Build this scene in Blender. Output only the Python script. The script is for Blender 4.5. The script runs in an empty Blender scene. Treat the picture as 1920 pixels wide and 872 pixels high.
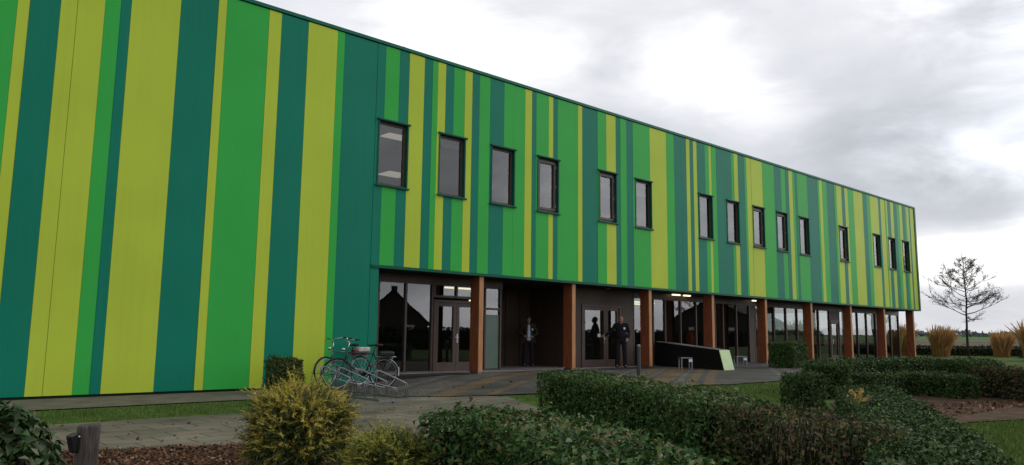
import bpy, bmesh, math, random
import numpy as np
from mathutils import Vector, Matrix, Euler
R_ = random.Random(7)
NP = np.random.default_rng(11)
S = bpy.context.scene
COL = S.collection
rad = math.radians

# ------------------------------------------------------------------ helpers
def tag(o, label=None, cat=None, group=None, kind=None):
    if label: o['label'] = label
    if cat: o['category'] = cat
    if group: o['group'] = group
    if kind: o['kind'] = kind
    return o

def empty(name, loc=(0, 0, 0), rz=0.0, parent=None):
    o = bpy.data.objects.new(name, None)
    COL.objects.link(o)
    o.empty_display_size = 0.3
    o.location = loc
    o.rotation_euler = (0, 0, rz)
    o.parent = parent
    return o

def link_mesh(name, me, mats, parent=None, smooth=False):
    o = bpy.data.objects.new(name, me)
    COL.objects.link(o)
    for m in (mats if isinstance(mats, (list, tuple)) else [mats]):
        me.materials.append(m)
    if smooth:
        me.polygons.foreach_set('use_smooth', [True] * len(me.polygons))
    o.parent = parent
    return o

class MB:
    """collects shapes for ONE mesh object"""
    def __init__(s): s.v = []; s.f = []; s.m = []
    def add(s, vs, fs, mi=0):
        b = len(s.v); s.v += [tuple(p) for p in vs]
        s.f += [tuple(b + i for i in f) for f in fs]; s.m += [mi] * len(fs)
        return s
    def box(s, x0, x1, y0, y1, z0, z1, mi=0):
        vs = [(x, y, z) for z in (z0, z1) for y in (y0, y1) for x in (x0, x1)]
        return s.add(vs, [(0, 2, 3, 1), (4, 5, 7, 6), (0, 1, 5, 4), (2, 6, 7, 3), (0, 4, 6, 2), (1, 3, 7, 5)], mi)
    def tube(s, pts, r, n=8, closed=False, mi=0, cap=True):
        P = [Vector(p) for p in pts]; N = len(P)
        rs = r if isinstance(r, (list, tuple)) else [r] * N
        t0 = (P[1] - P[0]).normalized()
        up = Vector((0, 0, 1)) if abs(t0.z) < .9 else Vector((1, 0, 0))
        u = t0.cross(up).normalized()
        vs = []
        for i in range(N):
            if closed: t = (P[(i + 1) % N] - P[i - 1]).normalized()
            elif i == 0: t = t0
            elif i == N - 1: t = (P[-1] - P[-2]).normalized()
            else: t = (P[i + 1] - P[i - 1]).normalized()
            u = (u - t * u.dot(t))
            u = u.normalized() if u.length > 1e-6 else t.orthogonal().normalized()
            w = t.cross(u)
            for k in range(n):
                a = 2 * math.pi * k / n
                vs.append(P[i] + (u * math.cos(a) + w * math.sin(a)) * rs[i])
        fs = []
        for i in range(N if closed else N - 1):
            j = (i + 1) % N
            for k in range(n):
                l = (k + 1) % n
                fs.append((i * n + k, i * n + l, j * n + l, j * n + k))
        if cap and not closed:
            fs.append(tuple(range(n))[::-1]); fs.append(tuple((N - 1) * n + k for k in range(n)))
        return s.add(vs, fs, mi)
    def ball(s, c, r, seg=12, rings=8, mi=0):
        rx, ry, rz = r if isinstance(r, (list, tuple)) else (r, r, r)
        vs = [(c[0], c[1], c[2] + rz)]
        for i in range(1, rings):
            a = math.pi * i / rings
            for k in range(seg):
                b = 2 * math.pi * k / seg
                vs.append((c[0] + rx * math.sin(a) * math.cos(b), c[1] + ry * math.sin(a) * math.sin(b), c[2] + rz * math.cos(a)))
        vs.append((c[0], c[1], c[2] - rz))
        fs = []
        for k in range(seg): fs.append((0, 1 + k, 1 + (k + 1) % seg))
        for i in range(rings - 2):
            for k in range(seg):
                a = 1 + i * seg + k; b = 1 + i * seg + (k + 1) % seg
                fs.append((a, a + seg, b + seg, b))
        l = len(vs) - 1; q = 1 + (rings - 2) * seg
        for k in range(seg): fs.append((l, q + (k + 1) % seg, q + k))
        return s.add(vs, fs, mi)
    def prism(s, poly, z0, z1, mi=0):
        n = len(poly)
        vs = [(x, y, z0) for x, y in poly] + [(x, y, z1) for x, y in poly]
        fs = [tuple(range(n))[::-1], tuple(range(n, 2 * n))] + [(i, (i + 1) % n, n + (i + 1) % n, n + i) for i in range(n)]
        return s.add(vs, fs, mi)
    def build(s, name, mats, parent=None, smooth=False, bevel=0.0):
        me = bpy.data.meshes.new(name)
        me.from_pydata(s.v, [], s.f); me.update()
        o = link_mesh(name, me, mats, parent, smooth)
        if any(s.m): me.polygons.foreach_set('material_index', s.m)
        if bevel:
            b = o.modifiers.new('bevel', 'BEVEL'); b.width = bevel; b.segments = 2; b.limit_method = 'ANGLE'
        return o

def np_mesh(name, V, F, mats, parent=None, mi=None):
    """V (n,3), F (m,k) numpy"""
    me = bpy.data.meshes.new(name)
    n, (m, k) = len(V), F.shape
    me.vertices.add(n); me.vertices.foreach_set('co', V.astype(np.float32).ravel())
    me.loops.add(m * k); me.loops.foreach_set('vertex_index', F.astype(np.int32).ravel())
    me.polygons.add(m); me.polygons.foreach_set('loop_start', np.arange(0, m * k, k, dtype=np.int32))
    me.polygons.foreach_set('loop_total', np.full(m, k, np.int32))
    o = link_mesh(name, me, mats, parent)
    if mi is not None: me.polygons.foreach_set('material_index', mi.astype(np.int32))
    me.update(calc_edges=True); me.validate()
    return o

# ------------------------------------------------------------------ materials
def mat(name, col, rough=.6, spec=.5, var=.12, vscale=6., bump=0., bscale=40., metal=0., stretch=(1, 1, 1), detail=4., coat=0.):
    m = bpy.data.materials.new(name); m.use_nodes = True
    nt = m.node_tree; n = nt.nodes; L = nt.links
    b = n['Principled BSDF']
    b.inputs['Roughness'].default_value = rough
    b.inputs['Specular IOR Level'].default_value = spec
    b.inputs['Metallic'].default_value = metal
    if coat: b.inputs['Coat Weight'].default_value = coat
    tc = n.new('ShaderNodeTexCoord'); mp = n.new('ShaderNodeMapping'); mp.inputs['Scale'].default_value = stretch
    L.new(tc.outputs['Object'], mp.inputs['Vector'])
    nz = n.new('ShaderNodeTexNoise'); nz.inputs['Scale'].default_value = vscale; nz.inputs['Detail'].default_value = detail
    L.new(mp.outputs[0], nz.inputs['Vector'])
    rp = n.new('ShaderNodeValToRGB')
    rp.color_ramp.elements[0].position = .3; rp.color_ramp.elements[1].position = .7
    rp.color_ramp.elements[0].color = tuple(c * (1 - var) for c in col) + (1,)
    rp.color_ramp.elements[1].color = tuple(min(1, c * (1 + var)) for c in col) + (1,)
    L.new(nz.outputs['Fac'], rp.inputs['Fac']); L.new(rp.outputs[0], b.inputs['Base Color'])
    if bump:
        n2 = n.new('ShaderNodeTexNoise'); n2.inputs['Scale'].default_value = bscale; n2.inputs['Detail'].default_value = 5
        L.new(mp.outputs[0], n2.inputs['Vector'])
        bp = n.new('ShaderNodeBump'); bp.inputs['Strength'].default_value = bump; bp.inputs['Distance'].default_value = .02
        L.new(n2.outputs['Fac'], bp.inputs['Height']); L.new(bp.outputs[0], b.inputs['Normal'])
    return m

def leafmat(name, stops, rough=.5, spec=.4, trans=.2):
    """colour picked per leaf from the stops [(pos, rgb)]"""
    m = bpy.data.materials.new(name); m.use_nodes = True
    nt = m.node_tree; n = nt.nodes; L = nt.links
    b = n['Principled BSDF']; b.inputs['Roughness'].default_value = rough; b.inputs['Specular IOR Level'].default_value = spec
    g = n.new('ShaderNodeNewGeometry'); rp = n.new('ShaderNodeValToRGB')
    cr = rp.color_ramp; cr.elements[0].position = stops[0][0]; cr.elements[0].color = stops[0][1] + (1,)
    cr.elements[1].position = stops[-1][0]; cr.elements[1].color = stops[-1][1] + (1,)
    for p, c in stops[1:-1]:
        e = cr.elements.new(p); e.color = c + (1,)
    L.new(g.outputs['Random Per Island'], rp.inputs['Fac']); L.new(rp.outputs[0], b.inputs['Base Color'])
    if trans:
        t = n.new('ShaderNodeBsdfTranslucent'); mx = n.new('ShaderNodeMixShader'); mx.inputs[0].default_value = trans
        L.new(rp.outputs[0], t.inputs['Color']); L.new(b.outputs[0], mx.inputs[1]); L.new(t.outputs[0], mx.inputs[2])
        L.new(mx.outputs[0], n['Material Output'].inputs['Surface'])
    return m

def glassmat(name, tint=(.74, .77, .76), ior=2.15):
    m = bpy.data.materials.new(name); m.use_nodes = True
    nt = m.node_tree; n = nt.nodes; L = nt.links; n.remove(n['Principled BSDF'])
    t = n.new('ShaderNodeBsdfTransparent'); t.inputs[0].default_value = tint + (1,)
    g = n.new('ShaderNodeBsdfGlossy'); g.inputs['Roughness'].default_value = 0.0
    nz = n.new('ShaderNodeTexNoise'); nz.inputs['Scale'].default_value = .7
    tc = n.new('ShaderNodeTexCoord'); L.new(tc.outputs['Object'], nz.inputs['Vector'])
    bp = n.new('ShaderNodeBump'); bp.inputs['Strength'].default_value = .025; bp.inputs['Distance'].default_value = .05
    L.new(nz.outputs['Fac'], bp.inputs['Height']); L.new(bp.outputs[0], g.inputs['Normal'])
    f = n.new('ShaderNodeFresnel'); f.inputs['IOR'].default_value = ior
    gg = n.new('ShaderNodeNewGeometry'); fm = n.new('ShaderNodeMath'); fm.operation = 'MULTIPLY'; iv = n.new('ShaderNodeMath'); iv.operation = 'SUBTRACT'
    iv.inputs[0].default_value = 1.; L.new(gg.outputs['Backfacing'], iv.inputs[1]); L.new(f.outputs[0], fm.inputs[0]); L.new(iv.outputs[0], fm.inputs[1])
    mx = n.new('ShaderNodeMixShader'); L.new(fm.outputs[0], mx.inputs[0]); L.new(t.outputs[0], mx.inputs[1]); L.new(g.outputs[0], mx.inputs[2])
    L.new(mx.outputs[0], n['Material Output'].inputs['Surface'])
    return m

def emat(name, col, st):
    m = bpy.data.materials.new(name); m.use_nodes = True
    b = m.node_tree.nodes['Principled BSDF']
    b.inputs['Emission Color'].default_value = col + (1,); b.inputs['Emission Strength'].default_value = st
    b.inputs['Base Color'].default_value = (.8, .8, .8, 1)
    return m

def panelmat(name, col):
    """coated metal sheet: faint large-scale tone shifts and fine vertical weather streaks"""
    m = mat(name, col, rough=.45, spec=.09, var=.05, vscale=.55, detail=2)
    nt = m.node_tree; n = nt.nodes; L = nt.links; b = n['Principled BSDF']
    rp = [x for x in n if x.type == 'VALTORGB'][0]
    tc = [x for x in n if x.type == 'TEX_COORD'][0]
    mp = n.new('ShaderNodeMapping'); mp.inputs['Scale'].default_value = (7, 7, .22); L.new(tc.outputs['Object'], mp.inputs['Vector'])
    nz = n.new('ShaderNodeTexNoise'); nz.inputs['Scale'].default_value = 1.6; nz.inputs['Detail'].default_value = 6; L.new(mp.outputs[0], nz.inputs['Vector'])
    mr = n.new('ShaderNodeMapRange'); mr.inputs['From Min'].default_value = .45; mr.inputs['From Max'].default_value = .8
    mr.inputs['To Min'].default_value = 0; mr.inputs['To Max'].default_value = .07; L.new(nz.outputs['Fac'], mr.inputs['Value'])
    mx = n.new('ShaderNodeMixRGB'); mx.blend_type = 'MIX'; mx.inputs[2].default_value = (.12, .17, .09, 1)
    L.new(mr.outputs[0], mx.inputs[0]); L.new(rp.outputs[0], mx.inputs[1]); L.new(mx.outputs[0], b.inputs['Base Color'])
    n3 = n.new('ShaderNodeTexNoise'); n3.inputs['Scale'].default_value = 1.1; n3.inputs['Detail'].default_value = 1
    L.new(tc.outputs['Object'], n3.inputs['Vector'])
    bp = n.new('ShaderNodeBump'); bp.inputs['Strength'].default_value = .05; bp.inputs['Distance'].default_value = .05
    L.new(n3.outputs['Fac'], bp.inputs['Height']); L.new(bp.outputs[0], b.inputs['Normal'])
    mr2 = n.new('ShaderNodeMapRange'); mr2.inputs['To Min'].default_value = .36; mr2.inputs['To Max'].default_value = .52
    L.new(nz.outputs['Fac'], mr2.inputs['Value']); L.new(mr2.outputs[0], b.inputs['Roughness'])
    return m

M = {}
M['Y'] = panelmat('cladding_yellow', (.445, .555, .052))
M['G'] = panelmat('cladding_green', (.04, .395, .066))
M['T'] = panelmat('cladding_teal', (.006, .185, .118))
M['trim'] = mat('trim_dark_green', (.004, .085, .05), .45, .15, .15, 3)
M['cope'] = mat('coping_teal', (.006, .13, .085), .45, .15, .12, 3)
M['seam'] = mat('seam_dark', (.012, .03, .02), .8, .2)
M['brown'] = mat('frame_brown', (.075, .047, .038), .45, .4, .15, 5)
M['panelbrown'] = mat('panel_brown', (.066, .043, .031), .55, .35, .15, 2, stretch=(1, 1, .3))
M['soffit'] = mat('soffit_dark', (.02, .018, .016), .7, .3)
M['wood'] = mat('column_wood', (.205, .060, .022), .5, .35, .38, 9, .25, 30, stretch=(6, 6, .35), detail=8)
M['woodlit'] = mat('lit_front_wood', (.42, .20, .085), .6, .3, .3, 9, .2, 30, stretch=(6, 6, .35), detail=8)  # column wood made paler: skylight on the front face put into the colour
M['interior'] = mat('interior_plaster', (.16, .15, .14), .9, .2)
M['ifloor'] = mat('interior_floor', (.07, .065, .06), .4, .4)
M['roof'] = mat('roof_grey', (.12, .12, .12), .9, .2)
M['glass'] = glassmat('window_glass')
M['glassdark'] = glassmat('screen_glass', (.66, .70, .68), 2.1)
M['frost'] = mat('frosted_film', (.10, .16, .12), .35, .5, .1, 2)
M['steel'] = mat('galvanised_steel', (.24, .26, .275), .42, .5, .2, 14, metal=.85)
M['chrome'] = mat('chrome', (.45, .45, .46), .28, .5, .05, metal=1.)
M['black'] = mat('black_paint', (.009, .010, .011), .38, .5, .2, 8)
M['rubber'] = mat('rubber', (.012, .012, .012), .75, .3)
M['white'] = mat('white_paint', (.75, .76, .74), .5, .5, .05)
M['tube'] = emat('tube_light_glow', (1., .84, .55), 1.8)
M['led'] = emat('ceiling_panel_glow', (1., .88, .74), .42)
M['conc'] = mat('concrete', (.125, .112, .088), .85, .2, .25, 2.2, .4, 60, detail=8)
M['concl'] = mat('concrete_band', (.20, .19, .175), .85, .2, .2, 3, .3, 60, detail=8)
M['grate'] = mat('entrance_mat', (.018, .018, .018), .9, .2, .3, 60)

# ------------------------------------------------------------------ ground levels
GX = [(-1e4, 0.), (9., 0.), (13., .2), (50., .3), (1e4, .3 + 9950 * .008)]
def gz(x):
    for (a, za), (b, zb) in zip(GX, GX[1:]):
        if x <= b: return za + (zb - za) * (x - a) / (b - a)
    return GX[-1][1]
def gza(x): return np.interp(x, [p[0] for p in GX], [p[1] for p in GX])

def smooth_poly(pts, n=6):
    """closed Catmull-Rom through pts"""
    out = []; N = len(pts)
    for i in range(N):
        p0, p1, p2, p3 = (Vector(pts[(i + k) % N] + (0,)) for k in (-1, 0, 1, 2))
        for j in range(n):
            t = j / n
            q = .5 * ((2 * p1) + (p2 - p0) * t + (2 * p0 - 5 * p1 + 4 * p2 - p3) * t * t + (3 * p1 - p0 - 3 * p2 + p3) * t ** 3)
            out.append((q.x, q.y))
    return out

def sheet(name, poly, dz, m):
    bm = bmesh.new()
    bm.faces.new([bm.verts.new((x, y, 0)) for x, y in poly])
    for cx in (9, 13, 50):
        bmesh.ops.bisect_plane(bm, geom=bm.verts[:] + bm.edges[:] + bm.faces[:], plane_co=(cx, 0, 0), plane_no=(1, 0, 0))
    bmesh.ops.triangulate(bm, faces=bm.faces[:])
    for v in bm.verts: v.co.z = gz(v.co.x) + dz
    bmesh.ops.recalc_face_normals(bm, faces=bm.faces[:])
    for f in bm.faces:
        if f.normal.z < 0: f.normal_flip()
    me = bpy.data.meshes.new(name); bm.to_mesh(me); bm.free()
    return tag(link_mesh(name, me, m), kind='structure')

def brickmat(name, cols, mortar, w, h, msize, rot=0., rough=.85, bands=None, bumpst=.4):
    m = bpy.data.materials.new(name); m.use_nodes = True
    nt = m.node_tree; n = nt.nodes; L = nt.links; b = n['Principled BSDF']
    b.inputs['Roughness'].default_value = rough; b.inputs['Specular IOR Level'].default_value = .35
    tc = n.new('ShaderNodeTexCoord'); mp = n.new('ShaderNodeMapping'); mp.inputs['Rotation'].default_value = (0, 0, rot)
    L.new(tc.outputs['Object'], mp.inputs['Vector'])
    br = n.new('ShaderNodeTexBrick'); br.inputs['Scale'].default_value = 1.
    br.inputs['Brick Width'].default_value = w; br.inputs['Row Height'].default_value = h; br.inputs['Mortar Size'].default_value = msize
    br.inputs['Color1'].default_value = cols[0] + (1,); br.inputs['Color2'].default_value = cols[1] + (1,); br.inputs['Mortar'].default_value = mortar + (1,)
    br.inputs['Bias'].default_value = 0.
    L.new(mp.outputs[0], br.inputs['Vector'])
    nz = n.new('ShaderNodeTexNoise'); nz.inputs['Scale'].default_value = .9; nz.inputs['Detail'].default_value = 8; L.new(tc.outputs['Object'], nz.inputs['Vector'])
    mr = n.new('ShaderNodeMapRange'); mr.inputs['From Min'].default_value = .3; mr.inputs['From Max'].default_value = .7; mr.inputs['To Min'].default_value = .52; mr.inputs['To Max'].default_value = 1.3
    L.new(nz.outputs['Fac'], mr.inputs['Value'])
    src = br.outputs['Color']
    if bands:
        ang, freq, stops = bands
        m2 = n.new('ShaderNodeMapping'); m2.inputs['Rotation'].default_value = (0, 0, ang); L.new(tc.outputs['Object'], m2.inputs['Vector'])
        sp = n.new('ShaderNodeSeparateXYZ'); L.new(m2.outputs[0], sp.inputs[0])
        n1 = n.new('ShaderNodeTexNoise'); n1.noise_dimensions = '1D'; n1.inputs['Scale'].default_value = freq; n1.inputs['Detail'].default_value = 1.
        L.new(sp.outputs['X'], n1.inputs['W'])
        rp = n.new('ShaderNodeValToRGB'); rp.color_ramp.interpolation = 'CONSTANT'
        cr = rp.color_ramp
        cr.elements[0].position = 0; cr.elements[0].color = stops[0][1] + (1,); cr.elements[1].position = stops[-1][0]; cr.elements[1].color = stops[-1][1] + (1,)
        for p, c in stops[1:-1]:
            e = cr.elements.new(p); e.color = c + (1,)
        L.new(n1.outputs['Fac'], rp.inputs['Fac'])
        mb = n.new('ShaderNodeMixRGB'); mb.blend_type = 'MULTIPLY'; mb.inputs[0].default_value = 1; L.new(src, mb.inputs[1]); L.new(rp.outputs[0], mb.inputs[2]); src = mb.outputs[0]
    mx = n.new('ShaderNodeMixRGB'); mx.blend_type = 'MULTIPLY'; mx.inputs[0].default_value = 1
    L.new(src, mx.inputs[1]); L.new(mr.outputs[0], mx.inputs[2]); L.new(mx.outputs[0], b.inputs['Base Color'])
    bp = n.new('ShaderNodeBump'); bp.inputs['Strength'].default_value = bumpst; bp.inputs['Distance'].default_value = .01; bp.invert = True
    L.new(br.outputs['Fac'], bp.inputs['Height']); L.new(bp.outputs[0], b.inputs['Normal'])
    return m

M['grassbase'] = mat('grass_base', (.06, .105, .022), .9, .1, .4, 1.3, .6, 90, detail=9)
M['earth'] = mat('soil', (.055, .033, .022), .95, .1, .4, 3, .8, 50, detail=9)
M['sandysoil'] = mat('sandy_soil', (.085, .057, .036), .95, .1, .35, 4, .6, 60, detail=9)
M['field'] = mat('ploughed_field', (.10, .065, .045), .95, .1, .25, .05, 0, detail=6)
M['fieldg'] = mat('winter_wheat', (.06, .12, .03), .95, .1, .2, .02, 0, detail=6)
M['tiles'] = brickmat('path_tiles', ((.125, .11, .078), (.16, .14, .10)), (.045, .04, .031), .6, .4, .012)
M['plaza'] = brickmat('plaza_clinkers', ((.95, .95, .95), (.75, .72, .7)), (.3, .3, .3), .22, .09, .006, rot=rad(-58),
                      bands=(rad(58), .6, [(0, (.075, .07, .062)), (.37, (.15, .10, .05)), (.45, (.08, .074, .066)), (.53, (.12, .108, .092)), (.60, (.078, .072, .064)), (.66, (.145, .095, .048))]))

sheet('ground', [(-400, -500), (3000, -500), (3000, 2500), (-400, 2500)], 0, M['grassbase'])
sheet('ploughed_field', [(88, -300), (176, -300), (176, 500), (88, 500)], .03, M['field'])
sheet('wheat_field', [(176, -500), (900, -500), (900, 1200), (176, 1200)], .03, M['fieldg'])
# strip of concrete along the foot of the wall, tiled path, clinker plaza, planting beds
sheet('concrete_strip', [(-8, -2.55), (9.6, -2.2), (9.9, -.02), (-8, -.02)], .02, M['conc'])
sheet('tiled_path', [(-8, -4.6), (5.2, -4.65), (7.4, -4.2), (8.0, -3.0), (8.2, -2.3), (9.9, -2.1), (10.4, -4.7), (10.55, -5.35), (9.95, -6.6), (9.5, -7.5), (8.4, -8.6), (7.2, -9.3), (5.2, -8.6), (2.6, -7.55), (-8, -5.5)], .012, M['tiles'])
sheet('plaza', [(8.6, -2.3), (9.9, -.02), (10.88, .02), (10.88, 1.15), (50, 1.15), (50, -1.2), (28.5, -2.6), (24, -4.6), (20.2, -6.8), (16.4, -6.9), (13, -6.1), (11.3, -5.45), (9.9, -4.4)], .025, M['plaza'])
sheet('bark_bed', [(-8, -5.5), (2.6, -7.55), (5.2, -8.6), (7.2, -9.3), (6.6, -11.2), (4.2, -15.5), (-8, -15.5)], .016, M['earth'])
sheet('soil_bed', [(13.2, -10.7), (18, -9.6), (19, -11), (17, -13.0), (14, -13.1), (12.2, -12.9), (11, -12.0)], .016, M['earth'])
sheet('bare_earth', [(11.0, -12.3), (13.4, -11.9), (14.5, -12.7), (15.6, -14.0), (17, -15.5), (15.0, -15.2), (13.2, -13.9), (12.2, -13.2), (11.2, -13.0)], .020, M['sandysoil'])
sheet('hedge_bed', [(7.2, -12.4), (8.6, -11.2), (10.9, -11.3), (12.4, -11.0), (12, -12.4), (10.0, -13.5), (8.0, -14.6), (6.4, -14.4)], .010, M['earth'])

# ------------------------------------------------------------------ building
ZT, ZB, X0, X1 = 9.12, 3.06, -8.0, 47.66
WX = [10.68, 12.68, 14.63, 16.57, 19.48, 21.46, 25.44, 27.43, 29.47, 31.49, 33.56, 37.66, 41.69, 43.70, 45.67]
WZ0, WZ1 = 5.16, 6.98
holes = [(x + .05, x + .96, WZ0 + .04, WZ1 - .04) for x in WX]
def cut(x0, x1, z0, z1):
    """rectangles of a wall strip left over round the window openings"""
    hs = [h for h in holes if h[0] < x1 - 1e-4 and h[1] > x0 + 1e-4]
    if not hs: return [(x0, x1, z0, z1)]
    xs = sorted({x0, x1} | {min(max(v, x0), x1) for h in hs for v in h[:2]})
    out = []
    for a, b in zip(xs, xs[1:]):
        if b - a < 1e-4: continue
        m_ = (a + b) / 2; h = [h for h in hs if h[0] < m_ < h[1]]
        if h: out += [(a, b, z0, h[0][2]), (a, b, h[0][3], z1)]
        else: out.append((a, b, z0, z1))
    return out
left = [('G', -8), ('Y', -7.2), ('T', -6.7), ('G', -5.6), ('Y', -4.9), ('T', -3.9), ('Y', -3.4), ('G', -2.5), ('T', -1.6), ('Y', -.7), ('G', .3), ('T', 1.05), ('G', 1.4),
        ('Y', 2.475), ('T', 2.68), ('Y', 3.2), ('y', 3.495), ('G', 4.0), ('T', 4.3), ('Y', 4.5), ('T', 5.505), ('Y', 6.33), ('G', 6.52), ('Y', 7.55), ('T', 7.87), ('Y', 8.58), ('G', 9.40), ('T', 9.61), ('t', 10.61)]
right = [('G', 10.87), ('T', 11.32), ('Y', 11.64), ('T', 12.15), ('G', 12.43), ('Y', 12.62), ('T', 12.9), ('G', 13.2), ('Y', 13.61), ('T', 13.89), ('G', 14.17), ('T', 14.59), ('G', 15.15), ('g', 15.55), ('Y', 16.04), ('T', 16.34), ('G', 16.53), ('Y', 17.09), ('T', 17.29), ('G', 17.5), ('Y', 18.47), ('T', 18.68), ('G', 19.45), ('Y', 19.92), ('T', 20.42), ('G', 20.67), ('T', 21.01), ('G', 21.37), ('Y', 22.37), ('G', 23.37), ('T', 23.87), ('t', 24.34), ('Y', 24.66), ('T', 24.89), ('Y', 25.14), ('T', 25.38), ('G', 25.95), ('Y', 26.23), ('G', 26.39), ('T', 26.76), ('G', 27.89), ('Y', 28.08), ('T', 28.38), ('G', 28.92), ('Y', 29.08), ('z', 29.43), ('G', 30.39), ('T', 31.4), ('G', 32.02), ('T', 32.42), ('Y', 32.73), ('G', 33.07), ('T', 33.28), ('G', 33.51), ('T', 34.48), ('G', 35.55), ('Y', 35.74), ('G', 36.02), ('T', 36.51), ('G', 37.32), ('Y', 37.57), ('T', 38.14), ('Y', 38.52), ('G', 38.86), ('Y', 39.54), ('T', 40.64), ('G', 41.13), ('Y', 41.55), ('T', 42.61), ('Y', 42.92), ('G', 43.49), ('Y', 43.62), ('T', 43.8), ('Y', 44.24), ('T', 44.64), ('G', 45.14), ('Y', 45.49), ('T', 45.88), ('G', 46.32), ('Y', 46.54), ('T', 46.86), ('Y', 47.09), ('E', 47.62)]
seq = left + right
bld = empty('striped_building', (0, 0, 0))
tag(bld, 'long two-storey building clad in vertical yellow, green and teal stripes over a wooden-columned ground floor', 'building')
cl = MB(); MI = {'Y': 0, 'G': 1, 'T': 2}
for (c, a), (_, b) in zip(seq, seq[1:]):
    cc = {'y': 'Y', 'g': 'G', 't': 'T', 'z': 'Y'}.get(c, c)
    ga = .016 if c == 'z' else (.006 if c in 'ygt' else .0025)
    y = R_.uniform(-.004, .004)
    z0 = .07 if b <= 10.9 else ZB + .03
    for (p, q, r, s) in cut(a + ga, b - .0025, z0, ZT - .11):
        cl.box(p, q, y, .045, r, s, MI[cc])
cl.build('striped_cladding', [M['Y'], M['G'], M['T']], bld)
bk = MB()
for (p, q, r, s) in cut(X0, 10.86, .02, ZT - .02) + cut(10.861, X1 - .03, ZB + .01, ZT - .02): bk.box(p, q, .047, .12, r, s)
bk.build('wall_backing', M['seam'], bld)
cp = MB().box(X0, X1 + .2, -.03, .5, ZT - .085, ZT)
for i in range(19): cp.box(X0 + 1.4 + i * 3., X0 + 1.46 + i * 3., -.034, .3, ZT - .088, ZT + .003)
cp.build('coping', M['cope'], bld)
MB().box(10.63, X1 + .19, -.035, .13, ZB - .055, ZB + .022).build('bottom_trim', M['trim'], bld, bevel=.006)
MB().box(X1 - .02, X1 + .19, -.032, .13, ZB + .024, ZT - .09).build('corner_trim', M['trim'], bld, bevel=.01)
MB().box(X1 - .02, X1 + .18, .132, 14, ZB - .05, ZT - .09).build('end_wall', M['G'], bld)
MB().box(X0, X1 + .18, .51, 14, ZT - .3, ZT - .15).build('roof', M['roof'], bld)
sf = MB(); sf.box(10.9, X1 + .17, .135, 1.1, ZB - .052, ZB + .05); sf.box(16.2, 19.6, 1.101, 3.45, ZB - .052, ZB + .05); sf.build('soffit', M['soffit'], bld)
MB().box(10.62, 10.868, .121, 1.3, .03, ZB - .06).build('side_wall', M['T'], bld)
MB().box(X0, X1, 14, 14.2, .02, ZT - .2).build('rear_wall', M['interior'], bld)

# upper windows
M['blind'] = mat('blind_fabric', (.20, .20, .19), .9, .2, .1, 3)
def make_window(x, opening, parent, blind=0., board=0.):
    x1 = x + 1.01
    z0, z1 = WZ0, WZ1
    w = MB()   # dark green casing lining the opening
    a, b, c, d = x + .022, x + .988, z0 + .046, z1 - .046
    for yy in (-.02, .2): w.v += [(X, yy, Z) for X, Z in ((a, c), (b, c), (b, d), (a, d), (a + .038, c + .012), (b - .038, c + .012), (b - .038, d - .012), (a + .038, d - .012))]
    for k in range(4):
        l = (k + 1) % 4; w.f += [(k, l, l + 4, k + 4), (k + 8, k + 12, l + 12, l + 8), (k, k + 8, l + 8, l), (k + 4, l + 4, l + 12, k + 12)]; w.m += [0] * 4
    wo = w.build('window', M['trim'], parent)
    MB().box(x - .015, x1 + .025, -.055, .2, z1 - .044, z1).build('lintel', M['trim'], wo, bevel=.004)
    MB().box(x - .015, x1 + .025, -.06, .2, z0, z0 + .044).build('sill', M['trim'], wo, bevel=.004)
    f = MB(); a, b, c, d = x + .061, x + .949, z0 + .06, z1 - .06
    t = .06
    def ring(a, b, c, d, t, y0, y1):
        f.box(a, a + t, y0, y1, c, d); f.box(b - t, b, y0, y1, c, d); f.box(a + t, b - t, y0, y1, c, c + t); f.box(a + t, b - t, y0, y1, d - t, d)
    ring(a, b, c, d, t, .09, .17)
    if opening:
        a, b, c, d = a + t + .004, b - t - .004, c + t + .004, d - t - .004
        ring(a, b, c, d, .07, .06, .15)
        t = .07
    f.build('frame', M['brown'], wo)
    if opening:
        for k in (.1, .5, .9): MB().box(b - .012, b + .012, .045, .06, c + (d - c) * k - .05, c + (d - c) * k + .05).build('hinge', M['steel'], wo)
    MB().box(a + t - .005, b - t + .005, .115, .122, c + t - .005, d - t + .005).build('pane', M['glass'], wo)
    pn = wo.children[-1]; px, pz = (a + b) / 2, (c + d) / 2
    q = Matrix.Translation((px, .118, pz)) @ Euler((R_.uniform(-.006, .006), 0, R_.uniform(-.006, .006))).to_matrix().to_4x4() @ Matrix.Translation((-px, -.118, -pz)); pn.data.transform(q)
    if blind: MB().box(a + .02, b - .02, .22, .235, d - blind * (d - c), d).build('roller_blind', M['blind'], wo)
    if board: MB().box(a + .1, a + .5, .26, .30, c + .02, c + board).build('white_board', M['white'], wo)
for i, x in enumerate(WX): make_window(x, i in (3, 4, 8, 9, 11), bld, {1: .16, 5: .3, 11: .62, 12: .25, 13: .2, 14: .18}.get(i, 0.), {12: .42, 13: .55, 14: .85}.get(i, 0.))

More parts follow.
